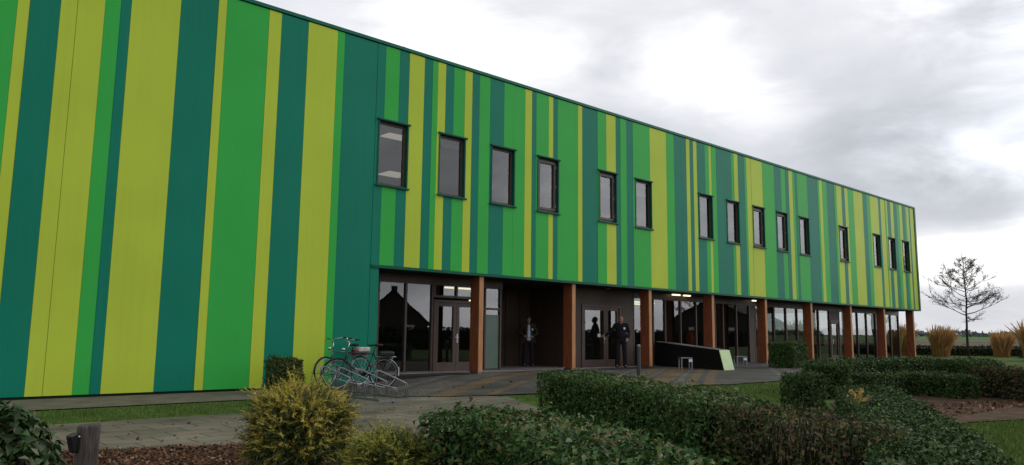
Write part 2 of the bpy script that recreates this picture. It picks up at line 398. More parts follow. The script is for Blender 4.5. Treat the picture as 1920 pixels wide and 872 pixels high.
# rooms upstairs and downstairs
up = MB(); up.box(X0, X1 - .03, .13, 9, 3.3, 3.5); up.box(X0, X1 - .03, .13, 9, 7.25, 7.4); up.box(X0, X1 - .03, 9.002, 9.1, 3.3, 7.4)
for x in (8.5, 18.6, 24.2, 31.0, 36.3, 40.6): up.box(x, x + .12, .13, 9, 3.502, 7.248)
up.build('upper_room', M['interior'], bld)
for (a, b, c, d) in ((12.3, 13.1, 1.9, 2.4), (15.3, 16.2, 6.4, 7.2)):
    MB().box(a, b, c, d, 7.22, 7.248).build('ceiling_panel', M['led'], bld)
dn = MB(); dn.box(10.9, X1 - .1, 1.12, 13.9, .19, .215, 1); dn.box(10.9, X1, 1.102, 13.9, 3.02, 3.1); dn.box(10.9, 23.4, 10, 10.1, .22, 3.0)
dn.box(10.88, 10.98, 1.31, 13.9, .22, 3.0); dn.box(28, 38, 9, 9.1, .22, 3.0); dn.box(36.4, 36.5, 4, 9, .22, 3.0)
dn.build('lower_room', [M['interior'], M['ifloor']], bld)
for (a, b, c, z) in ((15.0, 16.2, 2.5, 2.79), (15.62, 15.95, 2.0, 2.38), (24.2, 25.2, 2.5, 2.70), (26.0, 27.4, 4.0, 2.72), (29.3, 30.0, 5.6, 2.9), (25.0, 25.45, .93, 2.955), (25.75, 26.15, .93, 2.955), (30.95, 31.2, .93, 2.955)):
    MB().box(a, b, c, c + .09, z, z + .05).build('tube_light', M['tube'], bld)

# ground floor screens: mullions, head, panes; YG is the glass line
YG = 1.2
def screen(xs, z0, z1, parent, pane='glassdark', transom=None, head=True):
    fr = MB()
    for x in xs: fr.box(x - .03, x + .03, YG - .06, YG + .06, z0, z1)
    for a, b in zip(xs, xs[1:]):
        fr.box(a + .03, b - .03, YG - .05, YG + .05, z0, z0 + .07)
        if transom: fr.box(a + .03, b - .03, YG - .05, YG + .05, transom, transom + .06)
    s = fr.build('glazed_screen', M['brown'], parent)
    p = MB()
    for a, b in zip(xs, xs[1:]): p.box(a + .029, b - .029, YG - .004, YG + .004, z0 + .069, z1)
    p.build('pane', M[pane], s)
    return s
zf, zh = .215, 2.76
MB().box(10.89, 16.2, YG - .07, YG + .07, zh + .001, ZB - .053).build('screen_header', M['brown'], bld)
MB().box(22.75, X1 - .06, YG - .07, YG + .07, zh + .001, ZB - .053).build('screen_header', M['brown'], bld)
screen([10.93, 11.63, 12.55, 13.48], zf, zh, bld)
screen([13.55, 14.38, 15.18], 2.40, zh, bld)
screen([15.24, 15.5, 16.14], zf, zh, bld, transom=2.1)
MB().box(15.54, 16.1, YG - .012, YG - .006, .3, 1.95).build('frosted_film', M['frost'], bld)
screen([22.78, 23.36], zf, zh, bld)
screen([23.42, 23.98, 24.74, 25.76, 26.83, 27.40, 28.23, 28.83, 29.88, 30.93], zf, zh, bld)
screen([31.4, 32.2, 33.08, 34.22, 35.3, 36.4, 37.49, 38.69], zf, zh, bld)
screen([39.78, 40.8, 41.98, 43.13, 44.32, 45.4, 46.4, 47.55], zf, zh, bld)
MB().box(30.97, 31.36, YG - .05, YG + .05, zf, zh).build('wall_panel', M['panelbrown'], bld)
e = MB(); e.box(47.52, 47.58, 1.28, 1.34, zf, 3.0); e.box(47.52, 47.58, 5, 5.06, zf, 3.0); e.box(47.52, 47.58, 9, 9.06, zf, 3.0); e.box(47.52, 47.58, 1.341, 13.9, zf, zf + .08)
es = e.build('end_screen', M['brown'], bld)
MB().box(47.545, 47.553, 1.34, 13.9, zf + .08, 3.0).build('pane', M['glassdark'], es)

def door(x0, x1, z0, z1, leaves, handle_x, parent, sides='brown'):
    """framed glass door; leaves = [(a, b)], each a rail-and-stile leaf round one pane"""
    fr = MB()
    fr.box(x0, x0 + .07, YG - .08, YG + .08, z0, z1); fr.box(x1 - .07, x1, YG - .08, YG + .08, z0, z1); fr.box(x0 + .07, x1 - .07, YG - .08, YG + .08, z1 - .07, z1)
    fo = fr.build('door', M[sides], parent)
    for a, b in leaves:
        lf = MB(); st = .11
        lf.box(a, a + st, YG - .045, YG + .045, z0 + .01, z1 - .075); lf.box(b - st, b, YG - .045, YG + .045, z0 + .01, z1 - .075)
        lf.box(a + st, b - st, YG - .045, YG + .045, z0 + .01, z0 + .3); lf.box(a + st, b - st, YG - .045, YG + .045, z1 - .19, z1 - .075)
        lf.build('door_leaf', M[sides], fo)
        MB().box(a + st - .003, b - st + .003, YG - .004, YG + .004, z0 + .299, z1 - .189).build('pane', M['glassdark'], fo)
    h = MB(); hz = z0 + 1.03
    h.box(handle_x - .022, handle_x + .022, YG - .056, YG - .046, hz - .16, hz + .1)
    h.tube([(handle_x, YG - .05, hz), (handle_x, YG - .11, hz)], .011); h.tube([(handle_x + .01, YG - .11, hz), (handle_x - .13, YG - .11, hz)], .011)
    h.build('handle', M['chrome'], fo)
    return fo
door(13.52, 15.2, zf, 2.335, [(13.6, 14.375), (14.385, 15.12)], 14.42, bld)
d2 = door(19.9, 22.0, zf, 2.43, [(19.98, 21.2), (21.21, 21.92)], 21.1, bld)
MB().box(20.8, 20.95, YG - .009, YG - .005, 1.30, 1.42).build('notice', M['white'], d2)
MB().box(21.28, 21.35, YG - .06, YG - .047, 1.35, 1.5).build('lock_plate', M['chrome'], d2)
door(38.72, 39.75, zf, 2.3, [(38.8, 39.67)], 39.0, bld)
MB().box(38.72, 39.75, YG - .05, YG + .05, 2.301, zh).build('wall_panel', M['panelbrown'], bld)
wp = MB(); wp.box(19.62, 19.898, YG - .05, YG + .05, zf, ZB - .053); wp.box(22.002, 22.74, YG - .05, YG + .05, zf, ZB - .053); wp.box(19.899, 22.001, YG - .05, YG + .05, 2.432, ZB - .053)
wp.build('wall_panel', M['panelbrown'], bld)
MB().box(22.35, 22.44, YG - .075, YG - .051, 1.42, 1.5).build('entry_button', M['white'], bld)
rc = MB(); rc.box(16.15, 19.7, 3.4, 3.5, zf, ZB - .053); rc.box(19.6, 19.7, YG + .051, 3.39, zf, ZB - .053); rc.box(16.13, 16.2, YG + .061, 3.39, zf, ZB - .053)
for x in (18.35, 19.05): rc.box(x, x + .05, 3.36, 3.399, zf, ZB - .06)
rc.build('recess_wall', M['panelbrown'], bld)
MB().tube([(20.7, .62, ZB - .06), (20.7, .62, ZB - .085)], .09, 16).build('downlight', M['steel'], bld)
# paved threshold band, raised a step
th = MB(); th.box(10.88, 19.59, .62, YG - .061, .12, .262); th.box(19.595, 23.4, .62, YG - .061, .12, .258); th.box(16.2, 19.58, YG - .06, 3.38, .12, .26)
th.build('threshold', M['concl'], bld)
MB().box(10.95, 14.2, -.15, .6, .05, .242).build('entrance_mat', M['grate'], bld)
MB().box(19.6, 22.4, -.5, .55, .1, .25).build('entrance_mat', M['grate'], bld)
# timber columns on steel shoes
for xr in (14.48, 18.40, 22.42, 26.44, 30.50, 34.62, 38.80, 42.88, 46.92):
    z = gz(xr) + .03
    c = MB().box(xr - .155, xr, .062, .45, z + .04, ZB - .058).build('column', M['wood'], bld, bevel=.006)
    MB().box(xr - .157, xr + .002, .045, .0615, z + .04, ZB - .058).build('lit_front_strip', M['woodlit'], c)  # thin added strip carrying the painted light of the column front
    MB().box(xr - .14, xr - .02, .08, .44, z - .05, z + .04).build('column_shoe', M['steel'], c)

# ------------------------------------------------------------------ leaf builders
def frames(N):
    """two tangents for each unit normal"""
    a = np.where(np.abs(N[:, 2:3]) < .9, np.array([[0, 0, 1.]]), np.array([[1., 0, 0]]))
    u = np.cross(a, N); u /= np.linalg.norm(u, axis=1, keepdims=True) + 1e-9
    return u, np.cross(N, u)
def unit(a): return a / (np.linalg.norm(a, axis=1, keepdims=True) + 1e-9)

def leaves(P, N, L, W, fold=.25):
    """pointed folded leaves: 6 vertices, 4 triangles each; N the leaf normal, long axis random in plane"""
    n = len(P); u, w = frames(N); a = NP.uniform(0, 2 * np.pi, (n, 1))
    ax = u * np.cos(a) + w * np.sin(a); sd = np.cross(N, ax)
    k0 = NP.uniform(.5, 1.45, (n, 1)); L = L * k0; W = W * k0 * NP.uniform(.75, 1.2, (n, 1))
    k = NP.uniform(-.35, .1, (n, 1))
    p0 = P - ax * L * .5; p3 = P + ax * L * .5 + N * L * k
    m = P + N * L * .05
    s1 = m + sd * W * .5 + N * W * fold; s2 = m - sd * W * .5 + N * W * fold
    V = np.stack([p0, s1, p3, s2, m], 1).reshape(-1, 3)
    b = (np.arange(n) * 5)[:, None]
    F = np.concatenate([b + np.array([[0, 4, 1]]), b + np.array([[1, 4, 2]]), b + np.array([[2, 4, 3]]), b + np.array([[3, 4, 0]])], 1).reshape(-1, 3)
    return V, F

def path_sample(path, n, rnd):
    """points along a polyline: position, tangent, parameter metres"""
    A = np.array(path, float); d = np.diff(A, axis=0); l = np.linalg.norm(d, axis=1); c = np.concatenate([[0], np.cumsum(l)])
    s = rnd * c[-1]; i = np.clip(np.searchsorted(c, s, 'right') - 1, 0, len(l) - 1)
    t = ((s - c[i]) / l[i])[:, None]
    # smoothed tangent
    T = d / l[:, None]; Tn = np.concatenate([T[:1], (T[:-1] + T[1:]) / 2, T[-1:]]); tn = unit(Tn[i] * (1 - t) + Tn[i + 1] * t)
    return A[i] + d[i] * t, tn, s, c[-1]

def catmull(pts, n=8):
    P = [Vector(p + (0,)) for p in pts]; P = [2 * P[0] - P[1]] + P + [2 * P[-1] - P[-2]]; out = []
    for i in range(1, len(P) - 2):
        for j in range(n):
            t = j / n; p0, p1, p2, p3 = P[i - 1:i + 3]
            q = .5 * ((2 * p1) + (p2 - p0) * t + (2 * p0 - 5 * p1 + 4 * p2 - p3) * t * t + (3 * p1 - p0 - 3 * p2 + p3) * t ** 3); out.append((q.x, q.y))
    out.append((P[-2].x, P[-2].y)); return out

def lump(x, y, z, s=1.):
    return (np.sin(x * 2.3 * s + 1.3 * y * s) + np.sin(3.1 * y * s - 1.7 * z * s + 2) + np.sin(2.9 * z * s + 2.1 * x * s + 5) + .6 * np.sin(7.3 * x * s + 4) * np.sin(6.1 * y * s + 1)) / 3.6

def hedge(path, width, height, nper, L, W, m, label, cat='hedge', name='hedge', group=None, topm=None, bare=0., core='core', rough=.05, hang=.25, smoothpath=True):
    """clipped hedge along a path: leaf shell over sides, top and both ends, dark twigs within"""
    if smoothpath: path = catmull(path)
    A = np.array(path, float); tot = np.linalg.norm(np.diff(A, axis=0), axis=1).sum()
    a_top, a_side, a_end = tot * width, tot * height * 2, width * height * 2
    n = int(nper * (a_top + a_side + a_end))
    r = NP.uniform(0, 1, n); kind = np.where(r < a_top / (a_top + a_side + a_end), 0, np.where(r < (a_top + a_side) / (a_top + a_side + a_end), 1, 2))
    s = NP.uniform(0, 1, n); endp = NP.uniform(0, 1, n) < .5
    s = np.where(kind == 2, np.where(endp, 0., 1.), s)
    C, T, sm, _ = path_sample(path, n, np.clip(s, 0, .99999))
    Nn = np.stack([T[:, 1], -T[:, 0]], 1)
    side = np.where(NP.uniform(0, 1, n) < .5, -1., 1.)
    off = np.where(kind == 1, side * .5, NP.uniform(-.5, .5, n)) * width
    zz = np.where(kind == 0, 1., bare + (1 - bare) * NP.uniform(0, 1, n)) * height
    # round the shoulders
    sh = .13 * width
    edge = np.clip((np.abs(off) - (width / 2 - sh)) / sh, 0, 1); zz = np.where(kind == 0, zz - edge ** 2 * sh * .7, zz)
    X = C[:, 0] + Nn[:, 0] * off; Y = C[:, 1] + Nn[:, 1] * off
    nx = np.where(kind == 1, Nn[:, 0] * side, np.where(kind == 2, T[:, 0] * np.where(endp, -1, 1), 0)); ny = np.where(kind == 1, Nn[:, 1] * side, np.where(kind == 2, T[:, 1] * np.where(endp, -1, 1), 0)); nz = np.where(kind == 0, 1., .0)
    N = np.stack([nx, ny, nz], 1)
    P = np.stack([X, Y, gza(X) + zz], 1)
    d = lump(P[:, 0], P[:, 1], P[:, 2], 1.6) * rough + lump(P[:, 0] + 9, P[:, 1], P[:, 2], 5.) * rough * .6 - np.abs(NP.normal(0, .055, n)) + np.where(NP.uniform(0, 1, n) < .07, NP.uniform(.0, .09, n) * (L / .06) ** .5, 0)
    P = P + N * d[:, None]
    LN = unit(N * .7 + NP.normal(0, .55, (n, 3)) + np.array([[0, 0, hang]]))
    V, F = leaves(P, LN, L, W)
    mi = None; ms = [m]
    if topm is not None:
        ms = [m, topm]; isT = (kind == 0) & (NP.uniform(0, 1, n) < .55 * np.clip(.5 + 1.3 * lump(P[:, 0], P[:, 1], P[:, 2] * 0, 1.9), 0, 1)); mi = np.repeat(isT.astype(int), 4)
    o = np_mesh(name, V, F, ms, None, mi)
    # twigs and shaded inside
    ins = .15
    B = MB(); pts = [A[0]] + [A[i] for i in range(1, len(A) - 1)] + [A[-1]]
    Pn = np.array(pts, float); Tn = np.gradient(Pn, axis=0); Tn = unit(Tn); Nr = np.stack([Tn[:, 1], -Tn[:, 0]], 1)
    Pn[0] += Tn[0] * ins; Pn[-1] -= Tn[-1] * ins
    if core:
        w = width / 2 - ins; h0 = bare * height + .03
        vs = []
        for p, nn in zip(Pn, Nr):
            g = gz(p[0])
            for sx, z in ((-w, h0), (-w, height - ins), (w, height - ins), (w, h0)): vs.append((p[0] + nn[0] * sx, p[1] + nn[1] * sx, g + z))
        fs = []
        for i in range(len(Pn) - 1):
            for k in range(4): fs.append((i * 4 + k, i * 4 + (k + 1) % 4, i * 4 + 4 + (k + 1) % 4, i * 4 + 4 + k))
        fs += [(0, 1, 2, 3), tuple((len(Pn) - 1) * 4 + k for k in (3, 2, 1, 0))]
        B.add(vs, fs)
    for i in range(int(tot * (60 if bare > .2 else 14))):
        q, t, _, _ = path_sample(path, 1, np.array([R_.random() * .98 + .01])); nn = (t[0][1], -t[0][0])
        o1 = R_.uniform(-.28, .28) * width; x, y = q[0][0] + nn[0] * o1, q[0][1] + nn[1] * o1; g = gz(x)
        dx, dy = R_.uniform(-.12, .12), R_.uniform(-.12, .12)
        B.tube([(x, y, g - .02), (x + dx * .4, y + dy * .4, g + height * .4), (x + dx, y + dy, g + height * R_.uniform(.75, .98))], [.012, .008, .003], 4, cap=False)
    B.build('branches', M['inner'], o)
    return tag(o, label, cat, group)

def blob_shrub(c, r, n, L, W, m, label, cat='shrub', name='shrub', spray=None, core=.62, flat=1., leaf_n=None, group=None, m2=None):
    """rounded shrub: leaf shell over a lumpy ellipsoid; spray=(len, blades) gives spiky conifer sprays"""
    cx, cy, cz = c; rx, ry, rz = r
    D = unit(NP.normal(0, 1, (n, 3))); D[:, 2] = np.where(D[:, 2] < -.55, -D[:, 2], D[:, 2])
    D = np.sign(D) * np.abs(D) ** flat; D = unit(D) if flat == 1. else D / np.max(np.abs(D), axis=1, keepdims=True) ** .35
    rr = (1 + .10 * lump(D[:, 0] * 2.2, D[:, 1] * 2.2, D[:, 2] * 2.2, 1.2) + .06 * lump(D[:, 0] * 6, D[:, 1] * 6, D[:, 2] * 6, 1.1) - np.abs(NP.normal(0, .09, n)))[:, None]
    P = np.array([[cx, cy, cz]]) + D * rr * np.array([[rx, ry, rz]])
    N = unit(D * .8 + NP.normal(0, .5, (n, 3)) + np.array([[0, 0, .3]]))
    mi = None
    if spray:
        sl, k = spray; nb = n
        D = unit(NP.normal(0, 1, (nb, 3))); D[:, 2] = np.where(D[:, 2] < -.35, -D[:, 2], D[:, 2])
        lum = .93 + .17 * lump(D[:, 0] * 2.6, D[:, 1] * 2.6, D[:, 2] * 2.6, 1.3) + .10 * lump(D[:, 0] * 5.5, D[:, 1] * 5.5, D[:, 2] * 5.5, 1.1)
        D = D / np.max(np.abs(D * np.array([[1, 1, 1.1]])), axis=1, keepdims=True) ** .45
        R0 = (lum * NP.uniform(.60, .90, nb))[:, None]
        O = np.array([[cx, cy, cz]]) + D * R0 * np.array([[rx, ry, rz]])
        ax = unit(D * 1.1 + NP.normal(0, .5, (nb, 3)) + np.array([[0, 0, .35]])); ln = sl * NP.uniform(.5, 1.35, (nb, 1)); bend = NP.normal(0, .35, (nb, 3)); bend[:, 2] -= .25
        Vs = []; mis = []
        yel = NP.uniform(0, 1, nb) < np.clip(.5 + .75 * (lum * NP.uniform(.9, 1.1, nb) - .98) * 4 + .25 * D[:, 2], .12, .95)
        for j in range(k):
            t = (j + .5) / k; base = O + ax * ln * t + bend * ln * t * t * .5
            dr = unit(ax + bend * t); u, w = frames(dr); ang = NP.uniform(0, 6.283, (nb, 1)); sd = u * np.cos(ang) + w * np.sin(ang)
            tip = base + unit(dr * .8 + sd * .75) * L * (1.15 - .55 * t) * NP.uniform(.6, 1.2, (nb, 1)); q = np.cross(dr, sd) * W * .5
            Vs.append(np.stack([base - q, base + q, tip], 1)); mis.append(np.where(yel & (t > NP.uniform(.05, .45, nb)), 0, 1))
        V = np.concatenate(Vs, 1).reshape(-1, 3); F = np.arange(len(V)).reshape(-1, 3); mi = np.stack(mis, 1).ravel()
    else:
        V, F = leaves(P, N, L, W); mi = None
        if m2 is not None: mi = np.repeat((NP.uniform(0, 1, n) < .12).astype(int), 4)
    ms = [m] + ([m2] if m2 is not None else ([M['innergreen']] if spray else []))
    o = np_mesh(name, V, F, ms, None, mi)
    B = MB(); g = gz(cx)
    B.ball((cx, cy, cz), (rx * core, ry * core, rz * core), 14, 10)
    for i in range(26):
        a = R_.uniform(0, 6.28); e = R_.uniform(.1, 1.2); q = R_.uniform(.6, .93)
        B.tube([(cx + math.cos(a) * .05, cy + math.sin(a) * .05, g - .02), (cx + math.cos(a) * rx * .3, cy + math.sin(a) * ry * .3, g + (cz - g) * .6), (cx + math.cos(a) * math.cos(e) * rx * q, cy + math.sin(a) * math.cos(e) * ry * q, cz + math.sin(e) * rz * q)], [.014, .01, .003], 4, cap=False)
    B.build('branches', M['bark'], o)
    return tag(o, label, cat, group)

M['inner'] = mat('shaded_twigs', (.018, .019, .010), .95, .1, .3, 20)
M['bark'] = mat('twig_bark', (.035, .026, .018), .9, .2, .3, 20)
M['laurel'] = leafmat('laurel_leaves', [(0, (.016, .044, .011)), (.45, (.034, .09, .018)), (.8, (.066, .14, .03)), (.95, (.11, .15, .04)), (.985, (.15, .10, .035)), (1, (.16, .12, .07))], .5, .22, .15)
M['olive'] = leafmat('olive_leaves', [(0, (.03, .05, .012)), (.5, (.06, .085, .02)), (.9, (.10, .12, .03)), (1, (.14, .12, .04))], .55, .2, .15)
M['laureltop'] = leafmat('hedge_top_leaves', [(0, (.06, .10, .025)), (.45, (.11, .14, .035)), (.75, (.16, .14, .045)), (.92, (.13, .07, .035)), (1, (.24, .20, .12))], .5, .35, .15)
M['darkhedge'] = leafmat('yew_leaves', [(0, (.014, .036, .011)), (.5, (.032, .074, .015)), (.88, (.062, .115, .024)), (1, (.11, .11, .04))], .55, .2, .12)
M['brownhedge'] = leafmat('withered_leaves', [(0, (.02, .035, .010)), (.4, (.04, .06, .016)), (.62, (.075, .06, .024)), (.85, (.11, .065, .03)), (1, (.14, .13, .04))], .6, .25, .2)
M['golden'] = leafmat('golden_sprays', [(0, (.26, .23, .03)), (.35, (.43, .36, .05)), (.7, (.58, .46, .075)), (1, (.52, .45, .12))], .55, .3, .2)
M['innergreen'] = leafmat('green_sprays', [(0, (.025, .045, .010)), (.6, (.06, .085, .018)), (1, (.11, .12, .03))], .55, .3, .15)
M['limegold'] = leafmat('lime_sprays', [(0, (.15, .18, .025)), (.5, (.33, .33, .05)), (1, (.50, .45, .09))], .55, .3, .2)
M['bigleaf'] = leafmat('broad_leaves', [(0, (.018, .045, .012)), (.5, (.034, .078, .02)), (.85, (.07, .11, .035)), (.95, (.16, .16, .10)), (1, (.13, .07, .05))], .42, .3, .15)
M['straw'] = leafmat('straw_blades', [(0, (.24, .10, .03)), (.5, (.38, .18, .05)), (1, (.50, .29, .09))], .7, .2, .3)
M['plume'] = leafmat('plumes', [(0, (.32, .16, .06)), (1, (.55, .36, .16))], .8, .1, .3)
M['blade'] = leafmat('grass_blades', [(0, (.05, .10, .014)), (.6, (.085, .155, .024)), (.9, (.13, .17, .035)), (1, (.19, .16, .06))], .6, .25, .25)
M['chip'] = leafmat('bark_chips', [(0, (.06, .03, .018)), (.5, (.12, .06, .035)), (.9, (.20, .11, .06)), (1, (.3, .22, .15))], .9, .1, 0)
M['farhedge'] = leafmat('far_hedge_leaves', [(0, (.012, .022, .010)), (1, (.03, .05, .018))], .7, .2, .1)
M['fartree'] = leafmat('far_tree_leaves_hazed', [(0, (.13, .14, .15)), (1, (.19, .20, .20))], .8, .1, .1)  # pale grey: distance haze put into the leaf colour
M['deadleaf'] = leafmat('dead_leaves', [(0, (.05, .03, .02)), (1, (.10, .06, .03))], .8, .15, .2)

# ------------------------------------------------------------------ hedges and shrubs
hedge([(3.95, -11.95), (4.05, -12.7), (3.5, -13.8), (2.7, -15.1)], .8, .70, 2000, .052, .024, M['laurel'],
      'dark glossy hedge with top speckled yellow and brown, beside the small lime conifer', topm=M['laureltop'])
hedge([(9.65, -7.65), (9.3, -8.7), (8.75, -9.9), (7.9, -11.4), (6.7, -12.8)], .85, .68, 1900, .052, .026, M['laurel'],
      'thick square-cut green hedge before the bollard and doors, pale dry leaves along its top', topm=M['laureltop'])
hedge([(6.65, -12.95), (6.3, -13.6), (5.6, -14.55)], .62, .70, 640, .048, .022, M['brownhedge'],
      'sparse brown withered hedge with bare stems showing, between two dense green hedges', core=None, bare=.25)
hedge([(10.9, -12.3), (9.4, -13.15), (8.2, -13.8), (6.2, -14.75), (4.3, -15.5), (3.2, -15.9)], .80, .56, 2500, .044, .021, M['darkhedge'],
      'curving dark green hedge with a tuft of yellow dead leaves stuck in it')
hedge([(12.0, -10.95), (12.4, -10.5)], .55, .58, 2600, .048, .024, M['darkhedge'], 'narrow upright clipped block of hedge at the edge of the lawn', smoothpath=False)
hedge([(14.1, -10.3), (15.8, -9.4), (18.4, -9.2), (20.3, -10.0), (20.1, -11.0), (18.4, -11.6)], .7, .64, 2000, .055, .028, M['darkhedge'],
      'long dark green hedge curving round behind the lower inner hedge, below the last columns')
hedge([(15.0, -10.6), (16.3, -10.65), (16.6, -11.4), (16.2, -11.9)], .6, .45, 2200, .052, .026, M['darkhedge'], 'low inner hedge curved inside the taller ring of hedge above the bare soil')
hedge([(17.5, -11.8), (17.1, -12.4), (16.6, -13.2), (15.6, -14.3)], .6, .60, 1800, .055, .026, M['brownhedge'], 'reddish brown thin-leaved hedge at the right behind the bare soil', bare=.05)
hedge([(33, -9.8), (36, -10.2), (40, -13)], .8, .5, 350, .07, .04, M['farhedge'], 'dark low hedge with a white speck in front of the far straw grasses', core='core')
hedge([(54, -3.6), (57, -5.2)], 1.2, .6, 160, .1, .06, M['farhedge'], 'short rounded dark hedge just beyond the lone tree')
hedge([(49, 17), (54.8, 4), (58.8, -2.2), (64, -9)], 1.2, .62, 90, .16, .1, M['farhedge'], 'far dark hedge closing the garden in front of the ploughed field')
hedge([(26.35, -2.75), (27.4, -2.75)], 1.0, .95, 1500, .06, .034, M['laurel'], 'square clipped shrub standing on the plaza edge in front of the columns', name='clipped_shrub', cat='shrub', smoothpath=False)
hedge([(7.6, -1.05), (8.15, -1.05)], .62, .73, 2400, .055, .03, M['olive'], 'small clipped green shrub close against the yellow cladding behind the golden bush', name='clipped_shrub', cat='shrub', smoothpath=False, rough=.10)
blob_shrub((3.52, -10.2, .30), (.42, .42, .50), 3800, .055, .0085, M['golden'], 'big bushy golden conifer shrub in front of the bicycles', name='golden_conifer', spray=(.19, 22), core=.6)
blob_shrub((3.42, -11.84, .20), (.29, .29, .36), 2600, .045, .007, M['limegold'], 'small lime yellow conifer shrub between the golden bush and the front hedge', name='lime_conifer', spray=(.13, 18), core=.6)
blob_shrub((.76, -11.3, .28), (.58, .55, .58), 5200, .078, .040, M['bigleaf'], 'broad-leaved evergreen bush in the bottom left corner beside the wooden post', name='evergreen_bush', core=.7)
# tuft of dead leaves in the curving hedge
P = np.array([[8.6, -13.2, .69]]) + NP.normal(0, 1, (45, 3)) * np.array([[.05, .05, .035]])
V, F = leaves(P, unit(NP.normal(0, 1, (45, 3))), .07, .024)
M['tuft'] = leafmat('tuft_leaves', [(0, (.30, .18, .05)), (1, (.45, .32, .09))], .7, .2, .2)
tag(np_mesh('dead_leaf_tuft', V, F, M['tuft']), 'tuft of straw-yellow dead leaves stuck in the top of the curving hedge', 'dead leaves')

# ------------------------------------------------------------------ ground cover
def in_poly(x, y, poly):
    c = np.zeros(len(x), bool); n = len(poly)
    for i in range(n):
        (x1, y1), (x2, y2) = poly[i], poly[(i + 1) % n]
        c ^= ((y1 > y) != (y2 > y)) & (x < (x2 - x1) * (y - y1) / (y2 - y1 + 1e-12) + x1)
    return c
def scatter(polys):
    P = []
    for poly, dens in polys:
        a = np.array(poly); lo, hi = a.min(0), a.max(0); n = int(dens * np.prod(hi - lo))
        q = NP.uniform(lo, hi, (n, 2)); P.append(q[in_poly(q[:, 0], q[:, 1], poly)])
    return np.concatenate(P)
lawn_a = [(-3, -4.5), (5.2, -4.6), (7.3, -4.1), (7.9, -3.0), (7.5, -2.5), (-3, -2.6)]
lawn_b = [(10.6, -5.35), (11.35, -5.55), (13, -6.2), (16.4, -7.0), (20.2, -6.9), (22, -6), (21.5, -8.5), (14.6, -9.2), (12, -11.3), (8.6, -11.2), (9.6, -9.5), (9.9, -7.2)]
lawn_c = [(9.4, -13.6), (11.2, -13.05), (12.2, -13.25), (13.2, -13.95), (15.0, -15.2), (16, -16.6), (4.5, -16.7), (5.8, -15.6), (8.4, -14.4)]
lawn_d = [(6.9, -12.9), (9.2, -11.6), (9.0, -12.8), (7.2, -14.0), (6.4, -14.2)]
q = scatter([(lawn_a, 420), (lawn_b, 420), (lawn_c, 1500), (lawn_d, 700)])
q = q + NP.normal(0, .045, q.shape); n = len(q); z = gza(q[:, 0]); hgt = NP.uniform(.025, .07, n); a = NP.uniform(0, 6.283, n); wd = NP.uniform(.004, .008, n)
dx, dy = np.cos(a), np.sin(a); ln = NP.uniform(-.03, .03, (n, 2))
V = np.stack([np.stack([q[:, 0] - dx * wd, q[:, 1] - dy * wd, z], 1), np.stack([q[:, 0] + dx * wd, q[:, 1] + dy * wd, z], 1), np.stack([q[:, 0] + ln[:, 0], q[:, 1] + ln[:, 1], z + hgt], 1)], 1).reshape(-1, 3)
tag(np_mesh('lawn_grass', V, np.arange(len(V)).reshape(-1, 3), M['blade']), 'short green lawn grass beside path, plaza and hedges', 'grass', kind='stuff')
bark = [(0.5, -7.1), (2.6, -7.62), (5.2, -8.66), (7.0, -9.4), (6.4, -11.2), (4.4, -12), (2, -11.5), (.2, -11)]
soil = [(13.2, -11.6), (15.8, -12.5), (17, -13.0), (14, -13.1), (12.2, -12.9), (11, -12.4)]
def chips(name, q, m, L, W, label, cat):
    n = len(q); P = np.stack([q[:, 0], q[:, 1], gza(q[:, 0]) + NP.uniform(.016, .05, n)], 1)
    V, F = leaves(P, unit(NP.normal(0, .45, (n, 3)) + np.array([[0, 0, 1.]])), L, W, .1)
    tag(np_mesh(name, V, F, m), label, cat, kind='stuff')
chips('bark_mulch', scatter([(bark, 900)]), M['chip'], .05, .022, 'reddish brown bark mulch round the golden shrubs', 'mulch')
chips('fallen_leaves', scatter([(soil, 160), (lawn_d, 30), (lawn_c, 8), (lawn_b, 4), ([(1, -7.0), (5, -8), (8.2, -8.2), (10, -5), (9.5, -2.5), (8, -3.5), (5, -4.8), (1, -4.9)], 5), ([(10, -4), (13, -5.8), (17, -6), (17, -1), (11, -1)], 2)]), M['chip'], .06, .035, 'brown fallen leaves scattered on soil, lawn and paving', 'leaves')

# ------------------------------------------------------------------ straw grasses, trees
def grass_clump(x, y, h, r, n, label):
    g = gz(x); V = []; F = []; mi = []
    for i in range(n):
        a = R_.uniform(0, 6.28); q = r * .62 * math.sqrt(R_.random()); bx, by = x + q * math.cos(a), y + q * math.sin(a)
        hh = h * min(1.15, max(.35, R_.gauss(.80, .19))); lean = r * R_.uniform(.02, .95) * hh / h; a2 = a + R_.uniform(-1.2, 1.2) if R_.random() < .7 else R_.uniform(-1.2, .4)
        ts = (0, .35, .7, 1.); w = R_.uniform(.006, .013) * h / 1.6; wx, wy = -math.sin(a2) * w, math.cos(a2) * w
        wx, wy = (wx, wy) if R_.random() < .5 else (math.cos(a2) * w, math.sin(a2) * w)
        plume = R_.random() < .42; wind = R_.uniform(.2, 1.2)
        b = len(V)
        for t in ts:
            z = g + hh * (t - .16 * t * t * t * (lean / r)); d = lean * (.35 * t + .65 * t ** 3)
            k = (1 - t * .85) if not plume else (.5 if t < .65 else (4.2 if t < .9 else .8))
            px, py = bx + math.cos(a2) * d + .16 * t ** 3 * h * .73 * wind, by + math.sin(a2) * d - .16 * t ** 3 * h * .68 * wind
            V += [(px - wx * k, py - wy * k, z), (px + wx * k, py + wy * k, z)]
        for j in range(3): F.append((b + 2 * j, b + 2 * j + 1, b + 2 * j + 3, b + 2 * j + 2)); mi.append(1 if plume else 0)
    o = np_mesh('straw_grass', np.array(V), np.array(F), [M['straw'], M['plume']], None, np.array(mi))
    return tag(o, label, 'ornamental grass', 'straw grasses beyond the building')
